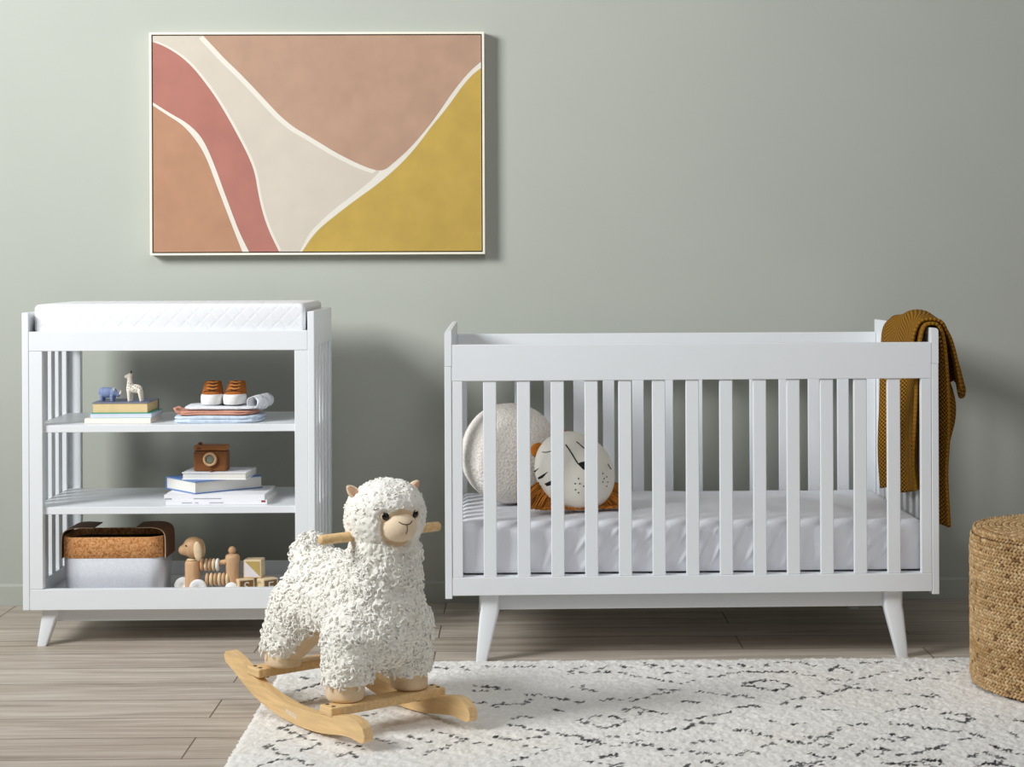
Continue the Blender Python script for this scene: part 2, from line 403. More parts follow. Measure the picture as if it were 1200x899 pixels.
for sx in (0, 1):
    for sy in (0, 1):
        fx = lambda x: x if sx == 0 else TW - x
        fy = lambda y: y if sy == 0 else TD - y
        L = leg_mesh([(fx(.048), fy(.030), 0, .0135, .013), (fx(.050), fy(.031), .006, .0145, .014), (fx(.066), fy(.043), .075, .0215, .020), (fx(.070), fy(.045), .088, .0235, .021), (fx(.071), fy(.045), .106, .0235, .021)])
        L.build('leg', W, tb, fixn=True)
# changing pad
pad = MB(); rings = []
def rrect(x0, x1, y0, y1, r, z, n=6):
    out = []
    for cx, cyy, a0 in ((x1 - r, y1 - r, 0), (x0 + r, y1 - r, 90), (x0 + r, y0 + r, 180), (x1 - r, y0 + r, 270)):
        for k in range(n + 1):
            a = R(a0 + 90*k/n); out.append(Vector((cx + r*math.cos(a), cyy + r*math.sin(a), z)))
    return out
px0, px1, py0, py1 = .0285, .8055, .024, .462
for ins_, z in ((.01, .885), (.003, .886), (0, .890), (0, .968), (.0015, .974), (.006, .979), (.014, .981), (.06, .982), (.12, .979), (.19, .977)):
    rings.append(rrect(px0 + ins_, px1 - ins_, py0 + ins_, py1 - ins_, max(.004, .012 - ins_*.05), z))
pad.loft(rings)
o = pad.build('changing_pad', M['quilt'], None, fixn=True); o.location = (TX, TY, 0)
tag(o, 'white quilted changing pad lying on top of the changing table', 'changing pad')

# ------------------------------------------------------------------ cot
CX, CY, CL, CD, CH, CA = -.21474, 4.91228, 1.36, .75, .911, .01394
cot = thing('cot', 'white slatted baby cot with splayed legs', 'cot', (CX, CY, 0), CA)
eth = .019; BOT = .1767
for side in (0, 1):
    X0 = 0 if side == 0 else CL - eth
    # end board with rounded outer top edge
    ob = MB(); n = 6; r = .010
    if side == 0: pr = [(X0, .813), (X0, CH - r)] + [(X0 + r - r*math.cos(R(90*k/n)), CH - r + r*math.sin(R(90*k/n))) for k in range(1, n + 1)] + [(X0 + eth, CH), (X0 + eth, .813)]
    else: pr = [(X0, .813), (X0, CH)] + [(X0 + eth - r + r*math.sin(R(90*k/n)), CH - r + r*math.cos(R(90*k/n))) for k in range(0, n + 1)] + [(X0 + eth, .813)]
    ob.loft([[Vector((x, y, z)) for x, z in pr] for y in (0, CD)], 0, True, False)
    eb = ob.build('end_board', W, cot, .001, fixn=True)
    ef = MB()
    ef.box((X0, 0, BOT), (X0 + eth, .055, .8122)); ef.box((X0, CD - .055, BOT), (X0 + eth, CD, .8122))
    ef.box((X0, .055, BOT), (X0 + eth, CD - .055, .235)); ef.box((X0, .055, .775), (X0 + eth, CD - .055, .8122))
    e_ = ef.build('end_frame', W, cot, .0012)
    for k in range(7):
        y = .055 + .0543 + k*.0803 - .008
        boxo('slat', (X0 + .004, y, .235), (X0 + .0155, y + .0362, .775), W, e_, .0015)
for back in (0, 1):
    y0 = .0008 if back == 0 else CD - .0228
    boxo('top_rail', (eth + .0008, y0, .772), (CL - eth - .0008, y0 + .022, .8715), W, cot)
    boxo('bottom_rail', (eth + .0008, y0, .185), (CL - eth - .0008, y0 + .022, .2345), W, cot)
    for x in (eth + .0012, CL - eth - .0297):
        boxo('stile', (x, y0 + .001, .2345), (x + .0285, y0 + .0205, .772), W, cot)
    s0, s1 = eth + .0297, CL - eth - .0297
    gap = (s1 - s0 - 13*.0362)/14
    for k in range(13):
        x = s0 + gap + k*(.0362 + gap)
        boxo('slat', (x, y0 + .004, .2345), (x + .0362, y0 + .0175, .772), W, cot, .002)
for yb in (.048, CD - .066):
    boxo('apron', (.1, yb, .137), (CL - .1, yb + .018, .185), W, cot)
for xa in (.092, CL - .11):
    boxo('apron', (xa, .06, .137), (xa + .018, CD - .06, .185), W, cot)
for sx in (0, 1):
    for sy in (0, 1):
        fx = lambda x: x if sx == 0 else CL - x
        fy = lambda y: y if sy == 0 else CD - y
        secs = [(fx(.0975), fy(.030), 0, .0150, .014), (fx(.0985), fy(.0305), .005, .0160, .015), (fx(.1185), fy(.044), .125, .0258, .022), (fx(.1215), fy(.046), .140, .0262, .0225), (fx(.1215), fy(.046), .185, .0262, .0225)]
        leg_mesh(secs).build('leg', W, cot, fixn=True)
boxo('mattress_base', (.022, .0235, .2235), (CL - .022, CD - .0235, .2355), W, cot)
# mattress in the cot
def mattress():
    L0, L1, D0, D1, Z0, Z1 = .027, CL - .027, .034, CD - .032, .2405, .377
    nx, ny, nzv = 300, 80, 30
    mb = MB(); pts = {}
    def dis(p, nrm):
        s = nz((p[0]*2.2 + p[2]*3.2, p[1]*2, p[2]*2.5 - p[0]*1.0), 3.2)*.0065 + nz((p[0]*4, p[1]*1.5, p[2]*3 + 9), 4)*.003
        if nrm[1] < -.5:   # pulled fabric folds on the long side
            ph = (p[0]*1.0 - (p[2] - .25)*.75)*125 + nz((p[0], 0, p[2]), 4)*7
            s += (max(0, math.sin(ph))**1.5)*.0075*max(0, .30 + 1.3*nz((p[0], 3, p[2]*1.5), 4.5))
        if nrm[2] > .5 and p[0] < .35:
            ph = (p[1]*1.0 + p[0]*.25)*75
            s += math.sin(ph)*.0022*max(0, 1 - p[0]/.35)
        return s
    r = .03
    def rnd(x, y, z):
        # rounded box
        cx = min(max(x, L0 + r), L1 - r); cyy = min(max(y, D0 + r), D1 - r); cz = min(max(z, Z0 + .01), Z1 - r)
        d = Vector((x - cx, y - cyy, z - cz)); l = d.length
        if l > 1e-9:
            rr = r if z > Z0 + .02 else .02
            d = d/l*min(l, r)
        return Vector((cx, cyy, cz)) + d
    def face(fn, na, nb, nrm):
        P = []
        for i in range(na + 1):
            row = []
            for j in range(nb + 1):
                p = rnd(*fn(i/na, j/nb)); e = 1.0
                p = p + Vector(nrm)*dis(p, nrm)*min(1, 8*min(i/na, 1 - i/na, j/nb, 1 - j/nb) + .0)
                if nrm[2] > .5: p.z += .013*math.sin(math.pi*i/na)*math.sin(math.pi*j/nb)
                row.append(p)
            P.append(row)
        mb.grid(P)
    lx = lambda u: L0 + (L1 - L0)*u; ly = lambda u: D0 + (D1 - D0)*u; lz = lambda u: Z0 + (Z1 - Z0)*u
    face(lambda a, b: (lx(b), ly(a), Z1), ny, nx, (0, 0, 1))
    face(lambda a, b: (lx(b), D0, lz(a)), nzv, nx, (0, -1, 0))
    face(lambda a, b: (lx(b), D1, lz(a)), 8, 40, (0, 1, 0))
    face(lambda a, b: (L0, ly(b), lz(a)), 8, 30, (-1, 0, 0))
    face(lambda a, b: (L1, ly(b), lz(a)), 8, 30, (1, 0, 0))
    face(lambda a, b: (lx(b), ly(a), Z0), 4, 8, (0, 0, -1))
    o = mb.build('mattress', M['sheet'], None, merge=True); o.location = (CX, CY, 0); o.rotation_euler = (0, 0, CA)
    tag(o, 'white sheeted mattress with wrinkled side inside the cot', 'mattress')
mattress()
# round boucle cushion
def boucle():
    c = Vector((-.0385, 5.30, .533))
    rot = Matrix.Rotation(R(12), 3, 'Z') @ Matrix.Rotation(R(-14), 3, 'X')
    mb = MB(); a, b, cc = .148, .092, .148
    nu, nv = 120, 80; vs = []; fs = []
    for i in range(nv + 1):
        th = math.pi*i/nv
        for j in range(nu):
            ph = 2*math.pi*j/nu
            d = Vector((math.sin(th)*math.cos(ph), math.sin(th)*math.sin(ph), math.cos(th)))
            q = Vector((a*d.x, b*math.copysign(abs(d.y)**.75, d.y), cc*d.z))
            # seam crease around the rim
            rim = math.sqrt(d.x**2 + d.z**2)
            q *= 1 - .05*math.exp(-((d.y - .35)/.10)**2)
            q *= 1 + .006*nz(d, 14) + .012*nz(d, 3)
            vs.append(c + rot @ q)
    for i in range(nv):
        for j in range(nu):
            k = (j + 1) % nu; fs.append((i*nu + j, (i + 1)*nu + j, (i + 1)*nu + k, i*nu + k))
    mb.add(vs, fs); o = mb.build('round_cushion', M['boucle'], None)
    tag(o, 'round cream boucle cushion standing on the cot mattress behind the lion cushion', 'cushion')
boucle()
# lion face cushion
def lion():
    root = thing('lion_cushion', 'cream lion face cushion with rust fringe mane lying in the cot', 'cushion', (.146, 5.145, .393))
    c = Vector((.147, 5.145, .497)); base = Vector(root.location)
    zax = (Vector((.16, -.86, .48))).normalized()          # face normal
    dn = (Vector((.46, 0, -.80))); dn = (dn - zax*dn.dot(zax)).normalized()  # chin direction
    ri = dn.cross(zax)*-1
    m3 = Matrix((ri, dn*-1, zax)).transposed()
    A, B, C = .112, .124, .068
    mb = MB(); mb.ell(c - base, (A, B, C), 64, 40, m3); fo = mb.build('face', M['face'], root)
    inv = m3.transposed()
    def hit(px, py, off=.001):
        d = inv @ ray(px, py); o_ = inv @ (CAM - c)
        dd = Vector((d.x/A, d.y/B, d.z/C)); oo = Vector((o_.x/A, o_.y/B, o_.z/C))
        qa = dd.dot(dd); qb = 2*dd.dot(oo); qc = oo.dot(oo) - 1; disc = qb*qb - 4*qa*qc
        t_ = (-qb - math.sqrt(max(0, disc)))/(2*qa); p = o_ + d*t_
        nrm = Vector((p.x/A**2, p.y/B**2, p.z/C**2)).normalized()
        return c - base + m3 @ (p + nrm*off)
    def line(name, pts, r):
        P = [hit(*p) for p in smooth_pl(pts, 2)]; MB().tube(P, r, 6).build(name, M['ink'], root)
    line('eye_line', [(635.5, 530), (641, 530.5), (648, 528), (652, 526)], .0011)
    line('eye_line', [(675.5, 518), (680, 521.5), (685, 526)], .0013)
    line('nose_line', [(663, 521.5), (669, 530), (677, 543.5)], .0018)
    line('cheek_mark', [(712, 544), (716, 550)], .0012)
    def patch(name, pts):
        mbp = MB(); n = len(pts); cx = sum(p[0] for p in pts)/n; cyy = sum(p[1] for p in pts)/n
        rings = [[hit(cx + (x - cx)*s_, cyy + (y - cyy)*s_, .0012 if s_ < 1 else .0002) for x, y in pts] for s_ in (1, .92, .5, .05)]
        mbp.loft(rings, 0, False); mbp.build(name, M['ink'], root, fixn=True)
    def dense(P, k=6):
        out = []
        for a, b in zip(P, P[1:] + P[:1]):
            out += [(a[0] + (b[0] - a[0])*i/k, a[1] + (b[1] - a[1])*i/k) for i in range(k)]
        return out
    patch('nose', dense([(676.5, 543.5), (681, 541.5), (691, 540), (692, 544), (688, 552), (683, 550)]))
    patch('whisker_stripe', dense([(625.5, 552.5), (632, 548.5), (627, 553.5)]))
    patch('whisker_stripe', dense([(630, 560), (642.5, 552.5), (636, 560), (631, 562)]))
    patch('whisker_stripe', dense([(638, 567), (649, 562), (650, 567), (641, 570)]))
    for p in ((678, 561), (674, 567), (679.5, 567), (684, 570), (674.5, 574), (678, 577.5), (706.5, 555), (711, 559), (708, 561), (706.5, 565), (712, 565), (711, 570)):
        q = hit(*p, off=.0003); nrm = (q + base - c).normalized()
        rq = nrm.to_track_quat('Z', 'Y').to_matrix(); MB().ell(q, (.0024, .0024, .0012), 8, 6, rq).build('whisker_dot', M['ink'], root)
    # ears
    for a_, r_ in ((114, .024), (68, .020)):
        e = Vector((math.cos(R(a_))*A*.98, math.sin(R(a_))*B*.98, -.012))
        mbe = MB(); mbe.ell(c - base + m3 @ e, (r_, r_, .012), 20, 12, m3); mbe.build('ear', M['rust'], root)
    # fringe mane: strands hanging from the rim
    fm = MB(); FC = []
    for k in range(1500):
        a = R(rng.uniform(166, 314)); lay = rng.uniform(-.25, .2)
        d = Vector((math.cos(a), math.sin(a), 0))
        p = Vector((A*d.x*.985, B*d.y*.985, C*lay - .012)); out = Vector((d.x + rng.gauss(0, .12), d.y + rng.gauss(0, .12), rng.uniform(-.45, .25))).normalized()
        L = rng.uniform(.03, .058); P = []
        w = c + m3 @ p
        g = m3 @ out
        for i in range(5):
            s_ = i/4; q = w + g*L*s_ + Vector((0, 0, -1))*L*.55*s_*s_
            q.z = max(q.z, .396 + rng.random()*.006)
            P.append(q - base)
        rr = rng.uniform(.0012, .0024); n0 = len(fm.v); fm.tube(P, [rr*.9, rr, rr, rr*.9, rr*.4], 5)
        f = rng.uniform(.6, 1.6); FC.extend([(.46*f, .175*f, .03*f, 1)]*(len(fm.v) - n0))
    fm.c = FC; fm.build('mane_fringe', M['fringe'], root)
lion()

# knitted blanket over the cot end
def blanket():
    root = thing('knit_blanket', 'mustard knitted blanket draped over the end of the cot', 'blanket', (CX, CY, 0), CA)
    XI, XO, ZT = CL - eth, CL, CH
    def sheet(mb, Y0, Y1, ny, prof, seed):
        # prof(y)-> list of (x,z); resampled
        rows = []; uvs = []; N = 110
        for i in range(ny + 1):
            y = Y0 + (Y1 - Y0)*i/ny; P = [Vector((x, 0, z)) for x, z in prof(y, i/ny)]
            P = [Vector((a, 0, b)) for a, b in smooth_pl([(p.x, p.z) for p in P], 2)]
            ls = [0]
            for a, b in zip(P, P[1:]): ls.append(ls[-1] + (b - a).length)
            row = []
            k = 0
            for j in range(N + 1):
                s_ = ls[-1]*j/N
                while k < len(ls) - 2 and ls[k + 1] < s_: k += 1
                q = P[k].lerp(P[k + 1], (s_ - ls[k])/max(1e-9, ls[k + 1] - ls[k]))
                row.append(Vector((q.x, y + nz((y*3, q.z*5, seed), 1.5)*.012, q.z))); uvs.append((y, s_))
            rows.append(row)
        mb.grid(rows); return uvs
    # main layer
    def p_main(y, u):
        w1 = .014*math.sin(y*26 + 1) + .008*math.sin(y*57)
        near = max(0, 1 - u/.10)
        hump = .020*math.exp(-((y - .19)/.10)**2) + .010
        zin = .455 + .006*math.sin(y*20) - .045*u
        zo = .357 + .05*u
        ib = .020 + .003*u + max(-.006, w1*.7)
        ob_ = .015 + .018*u + max(-.004, w1*.8)
        return [(XI - ib - .004, zin), (XI - ib - .012, .55), (XI - ib - .006, .68), (XI - ib, .80), (XI - .022 - .012*u, ZT - .02), (XI - .012, ZT + hump*.8), (XI + eth/2, ZT + hump), (XO + .010, ZT + hump*.75),
                (XO + .016 + ob_*.3, ZT - .03), (XO + ob_, .78), (XO + ob_ + .004, .62), (XO + ob_ - .004, .48), (XO + ob_ + .003, zo)]
    def p_over(y, u):
        hump = .022*math.exp(-((y - .20)/.10)**2) + .021
        fl = .038 + .030*math.sin(math.pi*min(1, u*1.25)) + .008*math.sin(y*60)
        zin = .80 + .03*math.sin(y*17)
        ze = .752 - .05*max(0, (.5 - u)*2)*(.6 + .4*math.sin(y*75)) + .012*math.sin(y*40)
        return [(XI - .040, zin), (XI - .043, .86), (XI - .036, ZT - .01), (XI - .020, ZT + hump*.85), (XI + eth/2, ZT + hump), (XO + .020, ZT + hump*.8), (XO + .034, ZT - .01),
                (XO + .034 + fl*.35, .875), (XO + .034 + fl*.72, .815), (XO + .034 + fl, ze)]
    def p_mid(y, u):
        fl = .030 + .02*math.sin(y*50 + 2)
        return [(XO + .012, ZT - .02), (XO + .022, .86), (XO + .022 + fl*.5, .78), (XO + .024 + fl, .70), (XO + .022 + fl, .64), (XO + .016 + fl*.8, .585 + .03*math.sin(y*60))]
    mb = MB(); uv = sheet(mb, .030, .475, 80, p_main, 1)
    uv2 = sheet(mb, .045, .40, 56, p_over, 5); uv3 = sheet(mb, .04, .30, 40, p_mid, 9)
    mb.uv = uv + uv2 + uv3
    o = mb.build('cloth', M['knit'], root)
    s = o.modifiers.new('s', 'SOLIDIFY'); s.thickness = .009; s.offset = 0
blanket()

# ------------------------------------------------------------------ rug
def rug():
    X0, X1, Y0, Y1 = -.655, 1.9, 3.25, 4.922
    nx, ny = 560, 270
    dx, dy = (X1 - X0)/nx, (Y1 - Y0)/ny
    ink = {}
    def strokes(ox, oy, S):
        for P in S:
            W0 = [on_z(ox + x/3.75, oy + y/3.75, .011) for x, y in P]
            # the woven diamonds repeat, mirrored, over the whole rug
            mir = [W0, [Vector((p.x, 7.76 - p.y, p.z)) for p in W0]]
            mir += [[Vector((2.50 - p.x, p.y, p.z)) for p in Q] for Q in mir]
            for a, b in [ab for Q in mir for ab in zip(Q, Q[1:])]:
                n = max(2, int((b - a).length/.0035)); on = rng.random() < .7; k = 0; wob = 0
                while k < n:
                    run = rng.randint(2, 7) if on else rng.randint(1, 5)
                    dark = rng.uniform(.8, 1)
                    for j in range(run):
                        if k + j >= n: break
                        p = a.lerp(b, (k + j)/n)
                        if on:
                            i_ = int((p.x - X0)/dx + rng.gauss(0, .35)); j_ = int((p.y - Y0)/dy + rng.gauss(0, .55) + wob)
                            ink[(i_, j_)] = dark
                            if rng.random() < .7: ink[(i_, j_ + rng.choice((-1, 1)))] = dark*rng.uniform(.7, 1)
                            if rng.random() < .75: ink[(i_ + 1, j_)] = dark
                            if rng.random() < .35: ink[(i_ + 1, j_ + 1)] = dark
                    k += run; on = not on; wob = rng.gauss(0, .9)
    strokes(280, 760, [[(870,75),(920,85)],[(980,75),(1020,90)],[(1090,70),(1120,80)],[(1005,175),(1090,178)],[(1040,155),(1200,175)],[(915,205),(1140,250)],[(1090,240),(1200,235)],[(270,115),(310,130)],[(230,185),(350,150)],[(270,235),(370,205)],[(555,205),(600,212)],[(545,290),(625,275)],[(160,335),(360,410)],[(110,425),(330,360)],[(110,425),(320,505)],[(75,515),(215,465)],[(280,440),(360,410)],[(240,325),(160,340)],[(430,405),(555,435)],[(440,465),(490,450),(525,468)],[(600,388),(700,415)],[(740,380),(870,405)],[(735,430),(770,430)],[(845,355),(1000,390)],[(1010,400),(1110,415)],[(1000,395),(820,455)],[(1120,380),(1200,395)],[(870,440),(900,445)],[(300,60),(390,90)],[(350,150),(395,140)],[(840,150),(870,160)]])
    strokes(580, 760, [[(50,75),(190,75)],[(240,75),(280,75)],[(330,95),(400,70)],[(320,105),(520,100)],[(460,85),(500,70)],[(555,70),(600,80)],[(550,100),(830,150)],[(660,60),(690,75)],[(690,65),(740,80)],[(740,105),(800,92),(860,102)],[(780,68),(840,78)],[(830,150),(880,135)],[(890,70),(940,80)],[(940,120),(1100,95),(1200,98)],[(980,68),(1040,78)],[(1070,65),(1135,75)],[(870,175),(1000,198),(1040,185)],[(1040,205),(1100,200),(1160,220)],[(1090,150),(1190,130)],[(1090,155),(1180,170)],[(720,175),(830,175)],[(600,225),(800,180)],[(475,220),(600,205)],[(385,170),(470,185)],[(340,160),(420,155)],[(0,170),(60,180)],[(110,185),(270,212),(410,235)],[(30,232),(110,240)],[(110,240),(160,220)],[(260,262),(320,280)],[(560,265),(620,255),(760,285)],[(635,278),(720,265)],[(820,225),(910,230)],[(365,312),(480,340),(590,312),(500,290),(400,295),(365,312)],[(55,305),(140,290),(180,300)],[(60,330),(240,360)],[(0,385),(100,400),(240,365)],[(110,415),(190,428)],[(240,365),(370,380),(480,412)],[(500,380),(550,388)],[(590,370),(640,372)],[(650,352),(740,360),(800,345)],[(830,342),(910,318),(990,335)],[(840,310),(1020,275),(1130,240),(1180,250)],[(1040,345),(1170,365)],[(870,412),(940,395),(1000,410)],[(850,450),(1040,462),(1130,440),(1160,460)],[(390,390),(460,410)],[(510,420),(560,410),(660,390)],[(620,410),(760,430),(830,450)],[(340,415),(430,430)],[(80,485),(150,468)],[(180,455),(250,435)],[(270,432),(320,432)],[(400,488),(480,500),(580,515)],[(460,470),(550,460)],[(710,437),(760,428)],[(750,465),(780,460)],[(910,485),(1000,497)],[(830,500),(860,505)],[(70,510),(130,518)]])
    strokes(880, 760, [[(60,65),(150,48),(290,68)],[(60,70),(90,72)],[(345,92),(385,65)],[(345,92),(400,82),(445,98)],[(460,60),(590,55)],[(850,45),(890,50)],[(860,100),(920,98)],[(0,98),(150,95),(290,115)],[(340,128),(440,135)],[(480,128),(560,108),(640,88)],[(740,85),(780,98)],[(370,150),(450,165),(540,175),(630,178)],[(300,205),(380,180),(480,150)],[(0,160),(110,178),(185,155),(60,130),(0,140)],[(180,215),(300,200)],[(690,135),(760,118)],[(780,125),(850,132)],[(670,190),(710,188)],[(740,200),(840,205)],[(290,180),(340,195)],[(190,250),(230,252)],[(0,245),(40,250)],[(130,238),(170,222)],[(290,260),(410,262)],[(430,222),(460,226)],[(590,272),(640,268)],[(655,262),(720,242),(770,258)],[(820,290),(860,275),(930,282),(980,298),(940,318),(840,300)],[(60,300),(120,318)],[(180,328),(230,315)],[(410,335),(510,325),(460,320)],[(610,318),(740,335),(830,348),(960,365),(1040,390)],[(540,385),(650,400),(690,385),(590,370)],[(0,360),(180,400),(250,410),(330,375),(400,345)],[(240,380),(370,385)],[(50,425),(130,400)],[(310,420),(350,412)],[(390,432),(450,415)],[(460,460),(520,432),(620,445)],[(550,468),(600,440)],[(650,460),(720,455),(800,430),(880,410)],[(945,470),(1030,450),(1110,470),(1080,500),(960,475)],[(145,482),(240,505),(330,510)],[(260,455),(380,480)],[(820,430),(860,440)],[(580,495),(700,500),(800,512),(850,490)],[(910,390),(960,385)],[(1070,290),(1090,292)],[(1140,360),(1190,390)],[(1060,420),(1250,480)],[(1130,300),(1300,340)]])
    mb = MB(); P = []; C = []
    for j in range(ny + 1):
        row = []
        for i in range(nx + 1):
            x, y = X0 + i*dx, Y0 + j*dy
            e = min(i, nx - i, j, ny - j)
            edge = min(1, e/2.5)
            h = (.0075 + .0030*nz((x, y, 0), 38) + .0022*nz((x, y, 3), 110) + rng.uniform(-.0016, .0016))
            jx = rng.uniform(-.35, .35)*dx; jy = rng.uniform(-.35, .35)*dy
            if e < 2: jx += .005*nz((x, y, 7), 60); jy += .007*nz((x, y, 5), 50)
            row.append(Vector((x + jx, y + jy, max(.0008, h*edge + (.0008 if e == 0 else 0)))))
            k = ink.get((i, j), 0)
            v = .86 + .055*nz((x, y, 11), 5) + .07*nz((x, y, 12), 60) + rng.uniform(-.05, .04)
            w = max(0, nz((x, y, 20), 3.3))*.06
            c = (v, v*(.972 - w*.4), v*(.925 - w), 1)
            if k: c = tuple(a*(1 - k) + b*k for a, b in zip(c[:3], (.02, .022, .028))) + (1,)
            C.append(c)
        P.append(row)
    mb.grid(P); mb.c = C
    o = mb.build('rug', M['rug'], None)
    tag(o, 'cream wool rug with black broken diamond lines on the floor', 'rug')
rug()

# ------------------------------------------------------------------ jute pouf
def pouf():
    root = thing('jute_pouf', 'round braided jute pouf standing on the rug beside the cot', 'pouf', (1.423, 4.578, .0125))
    Rr, H = .272, .395
    core = MB(); core.lathe([(.0, .004), (Rr - .015, .004), (Rr - .004, .02), (Rr - .004, H - .02), (Rr - .02, H - .008), (0, H - .006)], 64)
    core.c = [(.25, .16, .08, 1)]*len(core.v); core.build('core', M['jute'], root)
    mb = MB(); C = []
    def lump(c, t, nrm, L, w, tilt):
        b = nrm.cross(t); d = (t*math.cos(tilt) + b*math.sin(tilt)).normalized(); e = nrm.cross(d)
        n0 = len(mb.v); m3 = Matrix((d, e, nrm)).transposed(); mb.ell(c, (L, w, w*.8), 6, 4, m3)
        k = rng.random(); f = rng.uniform(.8, 1.15)
        band = .5 + .5*nz((c.x*1.2, c.y*1.2, c.z*14), 1.6)
        base = Vector((.58, .385, .195)).lerp(Vector((.42, .255, .11)), max(0, min(1, band*1.6 - .35)))
        if k < .03: base = Vector((.22, .12, .05))
        elif k < .28: base = base.lerp(Vector((.70, .52, .30)), .55)
        C.extend([(base.x*f, base.y*f, base.z*f, 1)]*(len(mb.v) - n0))
    pitch = .0168; rows = int(H/pitch)
    for r_ in range(rows + 1):
        z = .010 + (H - .016)*r_/rows
        rad = Rr - (.004 if r_ == 0 else 0.010 if r_ == rows else .003 if r_ == rows - 1 else 0) + rng.uniform(-.001, .001)
        n = 150; off = rng.random()
        for k in range(n):
            a = 2*math.pi*(k + off)/n; nrm = Vector((math.cos(a), math.sin(a), 0)); t_ = Vector((-math.sin(a), math.cos(a), 0))
            for s_ in (-1, 1):
                a2 = a + s_*.004; lump(Vector((rad*math.cos(a2), rad*math.sin(a2), z + s_*pitch*.24 + rng.gauss(0, .0006))), t_, nrm, .0092, .0046, -s_*R(33))
    rad = Rr - .0225; q = 0
    while rad > .003:
        n = max(3, int(2*math.pi*rad/.0125))
        for k in range(n):
            a = 2*math.pi*k/n; t_ = Vector((-math.sin(a), math.cos(a), 0))
            for s_ in (-1, 1):
                r2 = rad + s_*pitch*.24; lump(Vector((r2*math.cos(a), r2*math.sin(a), H + .0035 - .0035*max(0, (rad - .2)/.045)**3)), t_, Vector((0, 0, 1)), .0092, .0046, s_*R(33))
        rad -= pitch
    mb.c = C; mb.build('braid', M['jute'], root)
pouf()

